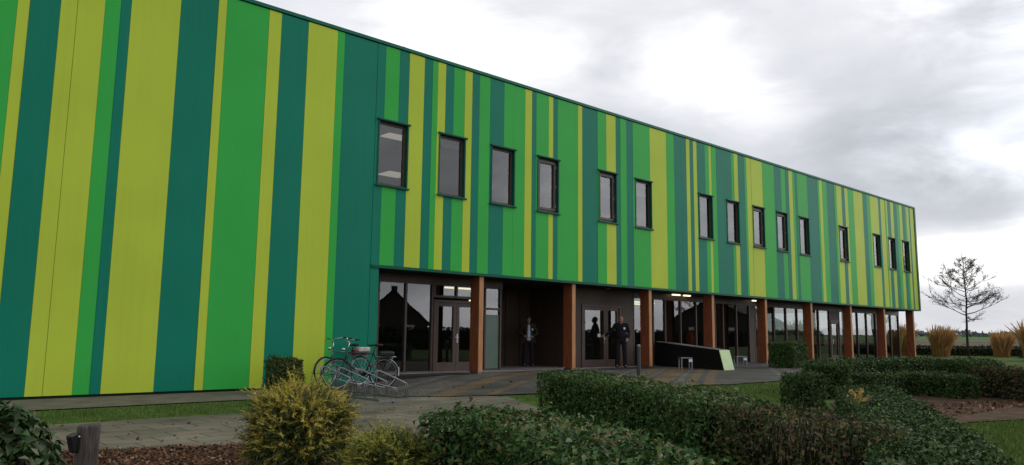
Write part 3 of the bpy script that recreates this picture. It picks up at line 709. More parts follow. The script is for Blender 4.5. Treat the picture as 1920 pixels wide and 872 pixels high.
grass_clump(52.5, .6, 1.85, .78, 1500, 'straw-coloured grass clump between the last column and the lone tree')
grass_clump(55.5, -1.9, 1.6, .7, 1200, 'straw-coloured grass clump directly behind the trunk of the lone tree')
grass_clump(48.6, -5.4, 2.1, .95, 1800, 'tall straw-coloured grass clump cut by the right picture edge')
grass_clump(52.6, 3.0, 2.1, .8, 1100, 'straw-coloured grass clump half hidden behind the last wooden column')

def bare_tree(x, y, h, spread, z0, nb, label, seed, leafm, leafn=3, leafL=.09, cat='tree', name='bare_tree', trunk_r=.075):
    rr = random.Random(seed); root = empty(name, (x, y, gz(x) - .03)); tag(root, label, cat)
    T = MB(); C = MB(); LP = []
    pts = [(rr.uniform(-.03, .03) * (i > 0) * 2, rr.uniform(-.03, .03) * (i > 0) * 2, h * i / 9) for i in range(10)]
    T.tube(pts, [trunk_r * (1 - i / 9.6) + .006 for i in range(10)], 8)
    def twig(p, d, L, r, depth):
        q = Vector(p); ps = [q.copy()]; k = 4
        for i in range(k):
            d = (d + Vector((rr.uniform(-.3, .3), rr.uniform(-.3, .3), rr.uniform(-.16, .26)))).normalized(); q = q + d * (L / k); ps.append(q.copy())
            if depth > 0 and i > 0 and L > .22:
                for s in range(2 if depth > 1 else 2):
                    sd = d.cross(Vector((0, 0, 1))).normalized() * rr.choice((-1, 1))
                    twig(q, (d * .75 + sd * rr.uniform(.4, .95) + Vector((0, 0, rr.uniform(-.2, .65)))).normalized(), L * rr.uniform(.35, .55), r * .55, depth - 1)
            if depth <= 1:
                for s in range(leafn): LP.append((q.x + rr.uniform(-.08, .08), q.y + rr.uniform(-.08, .08), q.z + rr.uniform(-.07, .05)))
        C.tube(ps, [max(.0045, r * (1 - .75 * i / k)) for i in range(k + 1)], 4, cap=False)
    for i in range(nb):
        t = (i + rr.random() * .6) / nb; z = z0 + (h * .96 - z0) * t ** .92
        L = spread * (1 - t) ** .8 * rr.uniform(.6, 1.08) + .12; a = i * 2.39996 + rr.uniform(-.4, .4); p = Vector((0, 0, z))
        twig(p, Vector((math.cos(a), math.sin(a), rr.uniform(-.04, .22) + .55 * t)).normalized(), L, trunk_r * .36 * (1 - t) + .006, 2 if L > .6 else 1)
    T.build('trunk', M['bark'], root, smooth=True); br = C.build('crown', M['bark'], root)
    if LP:
        P = np.array(LP); V, F = leaves(P, unit(NP.normal(0, 1, P.shape)), leafL, leafL * .5)
        np_mesh('leaves', V, F, leafm, br)
    return root
bare_tree(50.6, -1.55, 6.25, 1.85, 2.35, 36, 'small lone tree almost bare, thin layered branches against the pale sky', 5, M['deadleaf'], 1, .065)
# far line of trees on the horizon
n = 5000; yy = NP.uniform(-200, 500, n); hh = (np.sin(yy * .031) + np.sin(yy * .083 + 1) + np.sin(yy * .21)) * .9 + 3.2
P = np.stack([560 + NP.uniform(-6, 6, n), yy, gz(560) + NP.uniform(0, 1, n) ** .8 * np.clip(hh, .8, 8)], 1)
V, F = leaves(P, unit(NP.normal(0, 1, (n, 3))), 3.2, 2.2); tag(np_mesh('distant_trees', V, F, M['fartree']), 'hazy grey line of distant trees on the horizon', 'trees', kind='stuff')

# ------------------------------------------------------------------ street furniture
rk = empty('bicycle_rack', (8.78, -2.4, 0)); tag(rk, 'galvanised steel bicycle rack with sloping wheel hoops in front of the green wall', 'bicycle rack')
b = MB(); b.box(-.40, -.34, -1.6, .85, .012, .055); b.box(.34, .42, -1.6, .85, .012, .05); b.box(-.40, .42, -1.66, -1.6, .012, .045); b.box(-.4, .42, .85, .91, .012, .045)
b.build('base_rail', M['steel'], rk)
def hoop_pts(high):
    H, E = (.60, .30) if high else (.36, .17)
    p = [(-.37, 0, .05), (-.37, 0, H - .07)] + [(-.37 + .07 * (1 - math.cos(t)), 0, H - .07 + .07 * math.sin(t)) for t in (.5, 1., 1.5)]
    p += [(.30, 0, E + .05), (.345, 0, E + .03), (.37, 0, E - .03), (.375, 0, .05)]
    return p
def hoop(y, high):
    h = MB()
    for dy in (-.035, .035): h.tube([(px, y + dy, pz) for px, _, pz in hoop_pts(high)], .0095, 8)
    return h.build('hoop', M['steel'], rk, smooth=True)
for i in range(7): hoop(-1.45 + i * .36, i % 2 == 0)

def bicycle(loc, rz, label, frame_m, tilt=0., steer=0., saddle_h=.98, bar_up=1.12, light=True, bags=False):
    root = empty('bicycle', loc, rz); root.rotation_euler[0] = tilt
    tag(root, label, 'bicycle', 'bicycles parked in the rack')
    RW = .345; wb = 1.1
    def wheel(cx, par, Rz=0.):
        w = MB(); w.tube([(cx + (RW - .03) * math.cos(a), 0, RW + (RW - .03) * math.sin(a)) for a in np.linspace(0, 2 * math.pi, 40, endpoint=False)], .011, 6, closed=True)
        for k in range(28):
            a = k * 2 * math.pi / 28; s = (-1) ** k
            w.tube([(cx + .02 * math.cos(a + s), s * .025, RW + .02 * math.sin(a + s)), (cx + (RW - .03) * math.cos(a), 0, RW + (RW - .03) * math.sin(a))], .0016, 3, cap=False)
        w.tube([(cx, -.05, RW), (cx, .05, RW)], .024, 10)
        o = w.build('wheel', M['chrome'], par, smooth=True)
        MB().tube([(cx + (RW - .012) * math.cos(a), 0, RW + (RW - .012) * math.sin(a)) for a in np.linspace(0, 2 * math.pi, 40, endpoint=False)], .018, 8, closed=True).build('tyre', M['rubber'], o, smooth=True)
    wheel(0, root)
    BB = Vector((.46, 0, .29)); ST = Vector((.27, 0, .80)); HT = Vector((.88, 0, .86)); HB = Vector((.94, 0, .62)); FA = Vector((wb, 0, RW))
    f = MB()
    f.tube([BB, ST], .016); f.tube([HT, HB], .019); f.tube([HB, BB], .018); f.tube([ST, HT - Vector((-.005, 0, .03))], .016)
    for s in (-1, 1):
        f.tube([(0, s * .06, RW), BB + Vector((0, s * .03, 0))], .010); f.tube([(0, s * .06, RW), ST + Vector((0, s * .02, 0))], .009)
    f.build('frame', frame_m, root, smooth=True)
    fk = MB()
    for s in (-1, 1): fk.tube([HB + Vector((0, s * .04, 0)), HB + Vector((.05, s * .055, -.14)), FA + Vector((0, s * .06, 0))], .011)
    fk.tube([HB + Vector((0, -.05, 0)), HB + Vector((0, .05, 0))], .014)
    fko = fk.build('fork', frame_m, root, smooth=True)
    wheel(wb, root)
    for cx, a0, a1 in ((0, 30, 190), (wb, -5, 140)):
        m = MB()
        vs = []; fs = []; N = 18
        for i in range(N):
            a = rad(a0 + (a1 - a0) * i / (N - 1)); r = RW + .02
            for y, dr in ((-.028, -.012), (-.012, .004), (.012, .004), (.028, -.012)): vs.append((cx + (r + dr) * math.cos(a), y, RW + (r + dr) * math.sin(a)))
        for i in range(N - 1):
            for k in range(3): fs.append((i * 4 + k, i * 4 + k + 1, i * 4 + 5 + k, i * 4 + 4 + k))
        m.add(vs, fs)
        for s in (-1, 1): m.tube([(cx, s * .06, RW), (cx + (RW + .01) * math.cos(rad((a0 if cx else a1) * .9)), s * .028, RW + (RW + .01) * math.sin(rad((a0 if cx else a1) * .9)))], .003, 4)
        m.build('mudguard', M['steel'] if cx == 0 else M['black'], root, smooth=True)
    TW = .025
    MB().box(-RW - TW - .002, -RW - TW + .012, -.024, .024, RW - .06, RW + .14).build('mudguard_flap', M['white'], root)
    h = MB(); top = Vector((.85, 0, bar_up - .06))
    h.tube([HT, top], .013); h.tube([top, top + Vector((.07, 0, .03))], .014)
    c = top + Vector((.07, 0, .03))
    h.tube([c + Vector((-.20, -.29, .045)), c + Vector((-.10, -.27, .05)), c + Vector((.0, -.17, .03)), c, c + Vector((0, .17, .03)), c + Vector((-.10, .27, .05)), c + Vector((-.20, .29, .045))], .0115)
    ho = h.build('handlebar', M['chrome'], root, smooth=True)
    g = MB()
    for s in (-1, 1): g.tube([c + Vector((-.22, s * .293, .045)), c + Vector((-.11, s * .272, .05))], .017)
    g.build('grip', M['rubber'], ho, smooth=True)
    sd = MB(); sd.tube([ST, (.235, 0, saddle_h - .05)], .013)
    sd.ball((.16, 0, saddle_h), (.12, .09, .035), 14, 8); sd.ball((.29, 0, saddle_h - .005), (.13, .035, .025), 12, 8)
    sd.build('saddle', M['rubber'], root, smooth=True)
    ck = MB(); ck.tube([(.46 + .09 * math.cos(a), -.045, .29 + .09 * math.sin(a)) for a in np.linspace(0, 6.283, 24, endpoint=False)], .006, 5, closed=True)
    ck.tube([(.46, -.07, .29), (.46 + .12, -.075, .29 - .11)], .009); ck.tube([(.46, .07, .29), (.46 - .12, .075, .29 + .11)], .009)
    ck.box(.53, .63, -.17, -.085, .165, .19); ck.box(.29, .39, .085, .17, .39, .415); ck.build('crank', M['steel'], root)
    cc = MB(); cc.box(-.02, .50, -.052, -.036, .31, .39); cc.build('chain_case', M['black'], root, bevel=.006)
    lr = MB(); zc = .73
    for y in (-.06, 0, .06): lr.tube([(-.28, y, zc), (.2, y, zc)], .006, 6)
    for x in (-.28, -.05, .2): lr.tube([(x, -.06, zc), (x, .06, zc)], .006, 6)
    for s in (-1, 1): lr.tube([(0, s * .07, RW), (-.2, s * .06, zc)], .006, 6); lr.tube([(.2, s * .06, zc), (.25, s * .02, .75)], .005, 6)
    lr.build('luggage_rack', M['steel'], root, smooth=True)
    if light: MB().ball((.985, 0, .90), (.045, .04, .04), 12, 8).build('headlamp', M['chrome'], root, smooth=True)
    if bags:
        pb = MB()
        pb.box(-.22, .12, -.09, .09, .74, .86); pb.build('rack_bag', M['black'], root, bevel=.03)
    return root
M['bluegrey'] = mat('bluegrey_enamel', (.06, .075, .085), .3, .5, .1)
bicycle((10.22, -.36, .065), rad(192.6), 'grey bicycle nearest the wall carrying a red and white bag on its rear rack', M['bluegrey'], rad(4))
bicycle((10.15, -1.46, .055), rad(165), 'black bicycle in front, with a dark bag on its rack and white mudguard tail', M['black'], rad(-3), saddle_h=1.0, bags=True)
M['red'] = mat('red_fabric', (.20, .025, .03), .7, .3, .2, 12); M['cream'] = mat('cream_fabric', (.45, .42, .36), .7, .3, .15, 12)
bg = MB(); bg.box(9.98, 10.40, -.48, -.28, .808, .86); bg.box(9.97, 10.05, -.48, -.28, .80, .93)
bgo = bg.build('bag', M['red'], bevel=.02); tag(bgo, 'red and white bag strapped on the rear rack of the grey bicycle', 'bag')
MB().box(10.07, 10.40, -.49, -.27, .876, .99).build('bag_top', M['cream'], bgo, bevel=.03)

bo = MB(); bo.tube([(0, 0, -.05), (0, 0, .80), (0, 0, .812)], [.055, .055, .05], 20)
M['bollard'] = mat('bollard_paint', (.03, .038, .046), .45, .5, .2, 10)
bol = bo.build('bollard', M['bollard'], smooth=False); bol.location = (17.5, -3.2, gz(17.5) + .02); tag(bol, 'slim dark grey bollard standing before the brown double door', 'bollard')
bc = MB(); bc.tube([(0, 0, .83), (0, 0, .855), (0, 0, .875)], [.055, .055, .03], 20); bc.tube([(0, 0, .812), (0, 0, .83)], .045, 20); bc.build('cap', M['steel'], bol)

# wedge-shaped screen wall standing out from the facade
wg = empty('wedge_wall', (0, 0, 0)); tag(wg, 'black wedge-shaped screen wall with pale green sloping end, standing out over the plaza', 'screen wall')
za = .2
p = [(24.0, 1.05, za), (22.8, -2.62, za), (22.77, -2.45, .90), (24.0, 1.05, 1.14)]; t = Vector((.62, .0, 0))
V = [Vector(q) for q in p] + [Vector(q) + t for q in p]
M['wedgeblack'] = mat('wedge_black', (.008, .008, .008), .6, .3, .2, 4)
MB().add(V, [(0, 1, 2, 3)[::-1], (4, 5, 6, 7), (0, 4, 7, 3), (3, 7, 6, 2), (1, 2, 6, 5), (0, 1, 5, 4)]).build('wall_body', M['wedgeblack'], wg)
M['palegreen'] = mat('pale_green_board', (.46, .60, .30), .5, .4, .08, 3)
n_ = Vector((0, -.012, .002)); q = [Vector(p[1]), Vector(p[1]) + t, Vector(p[2]) + t + Vector((0, 0, .01)), Vector(p[2]) + Vector((0, 0, .01))]
q2 = [v + Vector((0, -.018, 0)) for v in q]; q1 = [v + Vector((0, -.002, 0)) for v in q]
MB().add(q1 + q2, [(0, 1, 2, 3), (7, 6, 5, 4), (0, 4, 5, 1), (1, 5, 6, 2), (2, 6, 7, 3), (3, 7, 4, 0)]).build('end_board', M['palegreen'], wg)
q = [Vector(p[2]), Vector(p[2]) + t, Vector(p[3]) + t, Vector(p[3])]; a_ = [v + Vector((-.004, 0, .004)) for v in q]; b_ = [v + Vector((-.004, 0, .02)) for v in q]
MB().add(a_ + b_, [(3, 2, 1, 0), (4, 5, 6, 7), (0, 1, 5, 4), (1, 2, 6, 5), (2, 3, 7, 6), (3, 0, 4, 7)]).build('top_edge', M['steel'], wg)

def stool(x, y, label):
    z = gz(x) + .02; r = empty('metal_stool', (x, y, z), rad(-35)); tag(r, label, 'stool', 'metal stools on the plaza')
    MB().box(-.2, .2, -.16, .16, .37, .405).build('seat', M['steel'], r, bevel=.006)
    for sx in (-1, 1):
        for sy in (-1, 1): MB().box(sx * .18 - .02, sx * .18 + .02, sy * .13 - .02, sy * .13 + .02, 0, .37).build('leg', M['steel'], r)
    MB().box(.06, .18, -.175, -.161, .26, .35).build('plate', M['white'], r)
stool(22.2, -1.5, 'small square metal stool standing against the black wedge wall')
stool(25.75, -1.45, 'small square metal stool beside the pale green end of the wedge wall')

# wooden post with a spotlight
M['oldwood'] = mat('weathered_post', (.085, .072, .066), .85, .2, .55, 14, .5, 40, stretch=(5, 5, .4), detail=8)
po = empty('garden_post', (1.97, -9.28, 0)); tag(po, 'thick weathered wooden post with a small black spotlight, beside the evergreen bush', 'post')
pm = MB(); N = 22
vs = [(.092 * (1 + .05 * math.sin(5 * a) + .02 * math.sin(11 * a)) * math.cos(a), .092 * (1 + .05 * math.sin(5 * a)) * math.sin(a), z) for z in (-.1, .455, .475) for a in np.linspace(0, 2 * math.pi, N, endpoint=False)]
vs = [(x * (.93 if z > .46 else 1), y * (.93 if z > .46 else 1), z + (.008 * x / .1 if z > .3 else 0)) for x, y, z in vs]
fs = [(r * N + k, r * N + (k + 1) % N, (r + 1) * N + (k + 1) % N, (r + 1) * N + k) for r in range(2) for k in range(N)] + [tuple(2 * N + k for k in range(N))]
pm.add(vs, fs).build('timber', M['oldwood'], po)
sp = MB(); sp.box(-.042, .042, -.035, .035, -.08, .08); so = sp.build('spotlight', M['black'], po, bevel=.012); so.location = (-.118, -.02, .33); so.rotation_euler = (0, rad(-16), rad(20))
sc_ = MB()
for z in (-.045, .045): sc_.ball((.034, -.036, z), .009, 8, 6)
sc_.build('screw', M['white'], so)

M['orange'] = mat('orange_plastic', (.55, .08, .02), .5, .4, .1)
og = MB(); og.tube([(0, 0, 0), (0, 0, .1), (0, 0, .4), (0, 0, .62), (0, 0, .72)], [.12, .19, .17, .1, .03], 16)
oo = og.build('orange_vase', M['orange'], smooth=True); oo.location = (27.75, 2.1, .93); tag(oo, 'orange rounded vase on a ledge inside the glass, above the wedge wall', 'vase')
lg = MB(); lg.box(27.3, 28.2, 1.9, 2.35, .86, .925)
for lx in (27.35, 28.1): lg.box(lx, lx + .05, 1.95, 2.0, .216, .86); lg.box(lx, lx + .05, 2.25, 2.3, .216, .86)
tag(lg.build('side_table', M['brown']), 'dark side table inside the glass under the orange vase', 'table')

# ------------------------------------------------------------------ people
def remeshed(name, mb, vox, m, parent, sm=4):
    me = bpy.data.meshes.new(name); me.from_pydata(mb.v, [], mb.f); me.update()
    o = bpy.data.objects.new(name + '_tmp', me); COL.objects.link(o)
    r = o.modifiers.new('r', 'REMESH'); r.mode = 'VOXEL'; r.voxel_size = vox; r.use_smooth_shade = True
    if sm: s = o.modifiers.new('s', 'SMOOTH'); s.factor = .5; s.iterations = sm
    dg = bpy.context.evaluated_depsgraph_get(); dg.update()
    out = bpy.data.meshes.new_from_object(o.evaluated_get(dg)); out.name = name
    bpy.data.objects.remove(o); bpy.data.meshes.remove(me)
    return link_mesh(name, out, m, parent, True)
def cap(mb, a, ra, b, rb, n=12):
    """closed tapered capsule"""
    a, b = Vector(a), Vector(b); d = (b - a).normalized()
    ps = [a - d * ra, a - d * ra * .7, a - d * ra * .3, a, b, b + d * rb * .3, b + d * rb * .7, b + d * rb]
    rs = [ra * .02, ra * .71, ra * .95, ra, rb, rb * .95, rb * .71, rb * .02]
    mb.tube(ps, rs, n)
def chain(mb, pts, rs, grow=0.):
    for i in range(len(pts) - 1): cap(mb, pts[i], rs[i] + grow, pts[i + 1], rs[i + 1] + grow)
def hand(mb, w, d, side, curl, palm_n):
    """palm and five bent fingers; w wrist, d direction, palm_n palm normal, side = thumb side vector"""
    w, d, s, pn = Vector(w), Vector(d).normalized(), Vector(side).normalized(), Vector(palm_n).normalized()
    for k in (-.028, -.010, .010, .028): cap(mb, w + s * k * .7 + d * .01, .013, w + d * .085 + s * k, .012, 8)
    for k, L in zip((-.030, -.010, .011, .031), (.058, .075, .082, .072)):
        p = w + d * .09 + s * k; a = d.copy(); ps = [p]
        for j, f in enumerate((.45, .32, .23)):
            a = (a + pn * curl * (.5 + .3 * j)).normalized(); p = p + a * L * f; ps.append(p)
        chain(mb, ps, [.0095, .009, .008, .007])
    p = w + d * .025 + s * .03; q = p + (d * .6 + s * .8 + pn * .3).normalized() * .038; r = q + (d + pn * .5).normalized() * .03
    chain(mb, [p, q, r], [.012, .010, .008])
def person(loc, rz, label, pose, look, m):
    root = empty('person', loc, rz); tag(root, label, 'person')
    k = pose['k']; P = {a: Vector(v) for a, v in pose['j'].items()}
    skin = MB()
    # trunk
    def trunk(mb, g):
        mb.ball(tuple(P['pelvis']), (.165 + g, .115 + g, .13 + g), 16, 10); mb.ball(tuple((P['pelvis'] + P['chest']) / 2), (.15 + g + pose.get('belly', 0), .115 + g + pose.get('belly', 0), .2 + g), 16, 10)
        mb.ball(tuple(P['chest']), (.178 + g, .118 + g, .2 + g), 16, 10); chain(mb, [P['shR'], P['chest'] + Vector((0, 0, .12)), P['shL']], [.062, .085, .062], g)
    trunk(skin, 0); chain(skin, [P['chest'] + Vector((0, .0, .15)), P['head'] + Vector((0, .01, -.06))], [.065, .055])
    for s in 'RL':
        chain(skin, [P['sh' + s], P['el' + s], P['wr' + s]], [.052, .040, .029])
        chain(skin, [P['hip' + s], P['kn' + s], P['an' + s]], [.085, .058, .04]); cap(skin, P['an' + s] + Vector((0, .02, -.03)), .035, P['an' + s] + Vector((0, -.13, -.045)), .03)
        hand(skin, P['wr' + s], pose['hd' + s], pose['th' + s], pose['curl' + s], pose['pn' + s])
    H = P['head']; tilt = pose.get('tilt', 0); Rt = Matrix.Rotation(tilt, 3, 'X')
    def hp(x, y, z): return H + Rt @ Vector((x, y, z))
    skin.ball(tuple(H + Rt @ Vector((0, .012, .02))), (.076, .094, .105), 16, 12); skin.ball(tuple(hp(0, -.028, -.052)), (.056, .058, .062), 14, 10)
    cap(skin, hp(0, -.083, .02), .011, hp(0, -.100, -.022), .016, 8)
    for s in (-1, 1): skin.ball(tuple(hp(s * .079, .01, -.005)), (.012, .022, .034), 8, 8); skin.ball(tuple(hp(s * .035, -.07, -.02)), (.022, .018, .02), 8, 8)
    cap(skin, hp(-.022, -.086, -.062), .008, hp(.022, -.086, -.062), .008, 8)
    body = remeshed('body', skin, .0065, m['skin'], root, 3)
    ey = MB()
    for s in (-1, 1): ey.ball(tuple(hp(s * .031, -.082, .018)), (.013, .008, .008), 10, 6)
    ey.build('eyes', M['black'], root)
    hr = MB()
    for (x, y, z, rx, ry, rz_) in look['hair']: hr.ball(tuple(hp(x, y, z)), (rx, ry, rz_), 14, 10)
    remeshed('hair', hr, .009, m['hair'], root, 2)
    top = MB(); trunk(top, .022)
    for s in 'RL': chain(top, [P['sh' + s], P['el' + s], P['el' + s].lerp(P['wr' + s], .9)], [.058, .046, .038], .014)
    for e in look.get('extra', ()): cap(top, *e)
    tp = remeshed(look['top'], top, .012, m['top'], root, 4)
    tr = MB(); tr.ball(tuple(P['pelvis'] + Vector((0, 0, -.02))), (.176, .128, .13), 16, 10)
    for s in 'RL': chain(tr, [P['hip' + s], P['kn' + s], P['an' + s] + Vector((0, 0, -.03))], [.092, .068, .066], .008)
    remeshed('trousers', tr, .012, m['trousers'], root, 4)
    for s in 'RL':
        sh = MB(); A = P['an' + s]; cap(sh, A + Vector((0, .035, -.055)), .042, A + Vector((.0, -.06, -.058)), .044); cap(sh, A + Vector((0, -.06, -.060)), .044, A + Vector((0, -.15, -.064)), .036); cap(sh, A, .05, A + Vector((0, 0, -.04)), .05)
        remeshed('shoe', sh, .012, m['shoe'], root, 2)
    root.scale = (k, k, k)
    return root, hp, P
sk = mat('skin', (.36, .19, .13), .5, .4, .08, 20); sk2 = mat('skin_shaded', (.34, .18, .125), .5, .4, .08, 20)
blk = mat('black_cloth', (.012, .012, .014), .85, .2, .3, 30); drk = mat('dark_cloth', (.016, .016, .02), .85, .2, .3, 30); olive = mat('olive_tweed', (.042, .036, .024), .9, .2, .3, 60)
M['shirt'] = mat('pale_blue_shirt', (.58, .65, .84), .8, .2, .05, 20); M['greyhair'] = mat('grey_hair', (.07, .055, .045), .7, .3, .3, 60); M['redhair'] = mat('auburn_hair', (.07, .03, .016), .7, .3, .3, 60)
base = dict(pelvis=(0, 0, .95), chest=(0, -.005, 1.30), head=(0, -.03, 1.635), shR=(-.19, 0, 1.44), shL=(.19, 0, 1.44), hipR=(-.10, 0, .90), hipL=(.10, 0, .90), knR=(-.125, -.02, .50), knL=(.125, -.015, .50), anR=(-.145, .01, .10), anL=(.145, .01, .10))
m2, hp2, P2 = person((21.36, .60, .248), rad(-45), 'balding man in black sweater and trousers holding the door handle', dict(k=1.02, belly=.025, curlR=.8, curlL=.9,
    j=dict(base, elR=(-.37, .03, 1.20), wrR=(-.53, .02, 1.09), elL=(.285, .05, 1.18), wrL=(.22, -.14, 1.00)),
    hdR=(-.9, -.1, -.2), thR=(0, -.3, 1), pnR=(.1, -1, -.2), hdL=(-.3, -.5, -.75), thL=(-.6, -.6, .4), pnL=(-.6, .5, 0)),
    dict(top='sweater', hair=[(0, .055, .02, .08, .065, .085), (-.066, .03, .03, .02, .06, .05), (.066, .03, .03, .02, .06, .05)]), dict(skin=sk, hair=M['greyhair'], top=blk, trousers=blk, shoe=M['black']))
MB().box(.075, .135, -.172, -.160, 1.30, 1.375).build('badge', M['white'], m2)
m1, hp1, P1 = person((18.70, 2.55, .262), rad(-38), 'man in open olive blazer and pale blue shirt standing in the dark recess', dict(k=.985, tilt=rad(16), curlR=.8, curlL=.8,
    j=dict(base, elR=(-.33, .07, 1.17), wrR=(-.15, -.14, 1.05), elL=(.33, .07, 1.17), wrL=(.15, -.14, 1.04)),
    hdR=(.75, -.3, -.25), thR=(0, -.3, 1), pnR=(0, 1, 0), hdL=(-.75, -.3, -.25), thL=(0, -.3, 1), pnL=(0, 1, 0)),
    dict(top='blazer', hair=[(0, .03, .05, .084, .088, .085), (0, -.045, .10, .06, .03, .03)], extra=[((-.12, -.02, 1.0), .09, (-.23, -.03, .84), .05), ((.12, -.02, 1.0), .09, (.23, -.03, .84), .05)]),
    dict(skin=sk2, hair=M['redhair'], top=olive, trousers=drk, shoe=M['black']))
s_ = MB()
for i in range(7): s_.ball((0, -.112 - .012 * (i < 4), .96 + i * .075), (.078 - .004 * i, .05, .06), 12, 8)
remeshed('shirt', s_, .01, M['shirt'], m1, 3)
MB().box(.10, .155, -.165, -.152, 1.26, 1.33).build('badge', M['white'], m1)

# ------------------------------------------------------------------ across the street, seen in the glass
M['brick'] = mat('house_brick', (.06, .048, .042), .9, .2, .3, 3); M['rooftile'] = mat('house_roof_tiles', (.05, .045, .045), .8, .2, .3, 4)
def house(x, y, rz, w, d, h, rh, label):
    r = empty('house', (x, y, gz(x)), rz); tag(r, label, 'house')
    wl = MB(); wl.box(-w / 2, w / 2, -d / 2, d / 2, 0, h)
    wl.add([(-w / 2, -d / 2, h), (w / 2, -d / 2, h), (0, -d / 2, h + rh), (-w / 2, d / 2, h), (w / 2, d / 2, h), (0, d / 2, h + rh)], [(0, 1, 2), (4, 3, 5)]); wl.build('wall', M['brick'], r)
    ro = MB()
    for s in (-1, 1):
        a = Vector((0, 0, h + rh + .12)); b = Vector((s * (w / 2 + .4), 0, h - .3)); n = Vector((0, 0, .18))
        ro.add([(p.x, yy, p.z) for yy in (-d / 2 - .3, d / 2 + .3) for p in (a, b, b + n, a + n)], [(0, 1, 2, 3), (7, 6, 5, 4), (0, 4, 5, 1), (1, 5, 6, 2), (2, 6, 7, 3), (3, 7, 4, 0)])
    rf = ro.build('roof', M['rooftile'], r); MB().box(-.4, .4, d * .2, d * .2 + .6, h + rh - .5, h + rh + .9).build('chimney', M['brick'], rf)
    for s in (-1, 1): MB().box(s * w * .25 - .6, s * w * .25 + .6, d / 2 - .02, d / 2 + .03, 1, 2.3).build('window', M['white'], r)
house(60, -70, rad(35), 9, 12, 2.6, 4.0, 'brick house with steep dark gable roof across the street')
house(84, -64, rad(60), 8, 14, 3.2, 3.6, 'long brick house with dark roof beside the gabled one across the street')
house(140, -66, rad(70), 14, 40, 4.0, 3.4, 'large barn-like hall across the street')
bare_tree(52, -33, 9, 3.6, 2.4, 26, 'bare street tree across the road facing the entrance', 9, M['deadleaf'], 2, .14)
bare_tree(74, -30, 10, 4, 2.5, 26, 'bare street tree across the road facing the far end', 12, M['deadleaf'], 2, .14)
hedge([(20, -26), (50, -28), (90, -24)], 1.4, 1.6, 14, .3, .2, M['farhedge'], 'long dark boundary hedge across the street', smoothpath=False)

# ------------------------------------------------------------------ sky, sun, camera
w = bpy.data.worlds.new('World'); S.world = w; w.use_nodes = True
nt = w.node_tree; n = nt.nodes; L = nt.links; n.clear()
out = n.new('ShaderNodeOutputWorld'); bgs = n.new('ShaderNodeBackground'); bgc = n.new('ShaderNodeBackground'); mx = n.new('ShaderNodeMixShader')
sky = n.new('ShaderNodeTexSky'); sky.sky_type = 'NISHITA'; sky.sun_disc = False
SUN = Vector((.93, -.36, .0)).normalized(); EL = rad(32)
sky.sun_elevation = EL; sky.sun_rotation = math.atan2(SUN.x, SUN.y)
bgs.inputs['Strength'].default_value = .08; L.new(sky.outputs[0], bgs.inputs['Color'])
tc = n.new('ShaderNodeTexCoord')
def math_(op, a, b=None, c=None):
    m = n.new('ShaderNodeMath'); m.operation = op
    for i, v in enumerate((a, b, c)):
        if v is None: continue
        if isinstance(v, (int, float)): m.inputs[i].default_value = v
        else: L.new(v, m.inputs[i])
    return m.outputs[0]
mp = n.new('ShaderNodeMapping'); mp.inputs['Scale'].default_value = (1, 1, 2.6); L.new(tc.outputs['Generated'], mp.inputs['Vector'])
def noise(sc, det, off, rough=.5):
    m = n.new('ShaderNodeMapping'); m.inputs['Location'].default_value = off; L.new(mp.outputs[0], m.inputs['Vector'])
    t = n.new('ShaderNodeTexNoise'); t.inputs['Scale'].default_value = sc; t.inputs['Detail'].default_value = det; t.inputs['Roughness'].default_value = rough; t.inputs['Distortion'].default_value = .35
    L.new(m.outputs[0], t.inputs['Vector']); return t.outputs['Fac']
n1 = noise(2.4, 8, (3.1, .4, .2), .52); n2 = noise(6.5, 6, (.7, 5.2, 1.1), .55)
v = math_('ADD', .72, math_('MULTIPLY', math_('SUBTRACT', n1, .5), .55)); v = math_('ADD', v, math_('MULTIPLY', math_('SUBTRACT', n2, .5), .44))
def blob(d, r0, r1, amp, zs=1.):
    """brighter or darker cloud bank round a direction, ragged by the noise"""
    d = Vector(d).normalized()
    vs = n.new('ShaderNodeVectorMath'); vs.operation = 'SUBTRACT'; L.new(tc.outputs['Generated'], vs.inputs[0]); vs.inputs[1].default_value = d
    vm = n.new('ShaderNodeVectorMath'); vm.operation = 'MULTIPLY'; L.new(vs.outputs[0], vm.inputs[0]); vm.inputs[1].default_value = (1, 1, zs)
    ln = n.new('ShaderNodeVectorMath'); ln.operation = 'LENGTH'; L.new(vm.outputs[0], ln.inputs[0])
    dist = math_('ADD', ln.outputs['Value'], math_('MULTIPLY', math_('SUBTRACT', n2, .5), -.9 * r1))
    mr = n.new('ShaderNodeMapRange'); mr.interpolation_type = 'SMOOTHSTEP'; mr.inputs['From Min'].default_value = r1; mr.inputs['From Max'].default_value = r0
    mr.inputs['To Min'].default_value = 0; mr.inputs['To Max'].default_value = amp; L.new(dist, mr.inputs['Value'])
    return mr.outputs[0]
BLOBS = [((.79, .52, .33), .01, .13, .34, 1.7), ((.845, .465, .275), .01, .09, .30, 1.6), ((.56, .74, .372), .02, .13, .32, 1.6), ((.65, .67, .35), .02, .11, .22, 1.6),
         ((.957, .265, .095), .03, .20, .48, 3.6), ((.938, .293, .20), .06, .28, -.20, 2.4), ((.87, .40, .27), .05, .2, -.08, 2.2), ((.962, .273, .03), .02, .25, -.14, 5.), ((.80, .45, .40), .05, .2, -.04, 2.), ((.72, .62, .25), .03, .16, -.10, 2.)]
for b_ in BLOBS: v = math_('ADD', v, blob(*b_))
rp = n.new('ShaderNodeValToRGB'); cr = rp.color_ramp
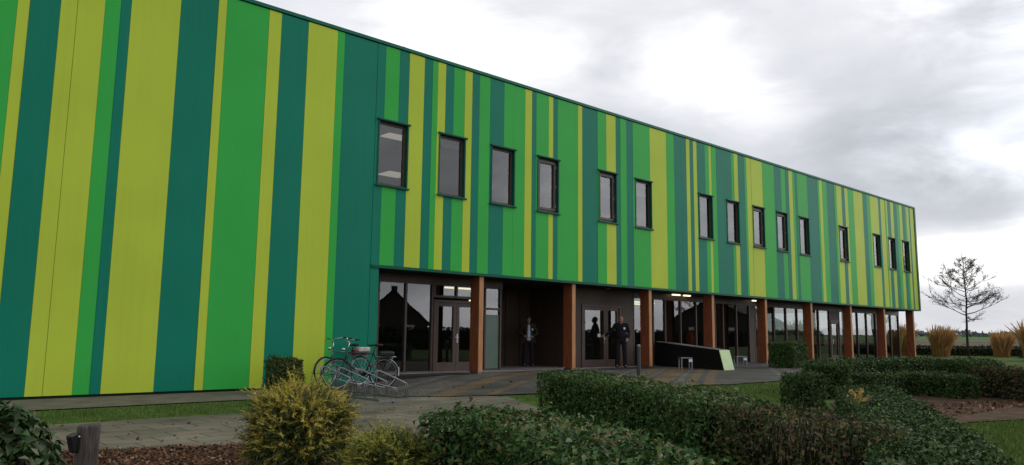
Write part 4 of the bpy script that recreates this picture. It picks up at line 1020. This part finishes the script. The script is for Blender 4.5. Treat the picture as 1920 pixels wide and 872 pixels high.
cr.elements[0].position = 0; cr.elements[0].color = (.26, .29, .34, 1); cr.elements[1].position = 1; cr.elements[1].color = (1.15, 1.15, 1.15, 1)
for p_, c_ in ((.35, (.46, .485, .53, 1)), (.6, (.72, .735, .785, 1)), (.8, (.92, .93, .97, 1))):
    e_ = cr.elements.new(p_); e_.color = c_
# thin bright cloud before the hidden low sun, on the side the facade looks to
glow = math_('ADD', 1.0, blob((.93, -.36, .16), .10, .75, 1.6, 1.2)); glow = math_('ADD', glow, blob((.62, -.78, .03), .05, .55, 1.1, 3.5))
L.new(v, rp.inputs['Fac']); L.new(rp.outputs[0], bgc.inputs['Color']); L.new(glow, bgc.inputs['Strength'])
mx.inputs[0].default_value = .95; L.new(bgs.outputs[0], mx.inputs[1]); L.new(bgc.outputs[0], mx.inputs[2]); L.new(mx.outputs[0], out.inputs['Surface'])

sl = bpy.data.lights.new('sun', 'SUN'); sl.energy = .6; sl.angle = rad(14); sl.color = (1., .93, .82)
so = bpy.data.objects.new('sun', sl); COL.objects.link(so)
d = Vector((SUN.x * math.cos(EL), SUN.y * math.cos(EL), math.sin(EL))); so.rotation_euler = d.to_track_quat('Z', 'Y').to_euler(); so.location = (30, -30, 40)

cd = bpy.data.cameras.new('camera'); cam = bpy.data.objects.new('camera', cd); COL.objects.link(cam); S.camera = cam
r_ = Vector((0.7358456, -0.6770588, 0.0110720)); u_ = Vector((-0.0989077, -0.0912913, 0.9909002)); f_ = Vector((0.6698869, 0.7302447, 0.1341426))
mw = Matrix.Identity(4)
for i in range(3): mw[i][0], mw[i][1], mw[i][2] = r_[i], u_[i], -f_[i]
mw.translation = Vector((0, -16.93, 1.29)); cam.matrix_world = mw
cd.sensor_width = 36; cd.sensor_fit = 'HORIZONTAL'; cd.lens = 1439.42 / 1920 * 36; cd.clip_start = .05; cd.clip_end = 6000

S.view_settings.view_transform = 'Standard'; S.view_settings.look = 'None'; S.view_settings.exposure = 0; S.view_settings.gamma = 1
S.render.engine = 'CYCLES'; S.cycles.use_denoising = True; S.cycles.max_bounces = 8; S.cycles.transparent_max_bounces = 12
S.cycles.sample_clamp_indirect = 4
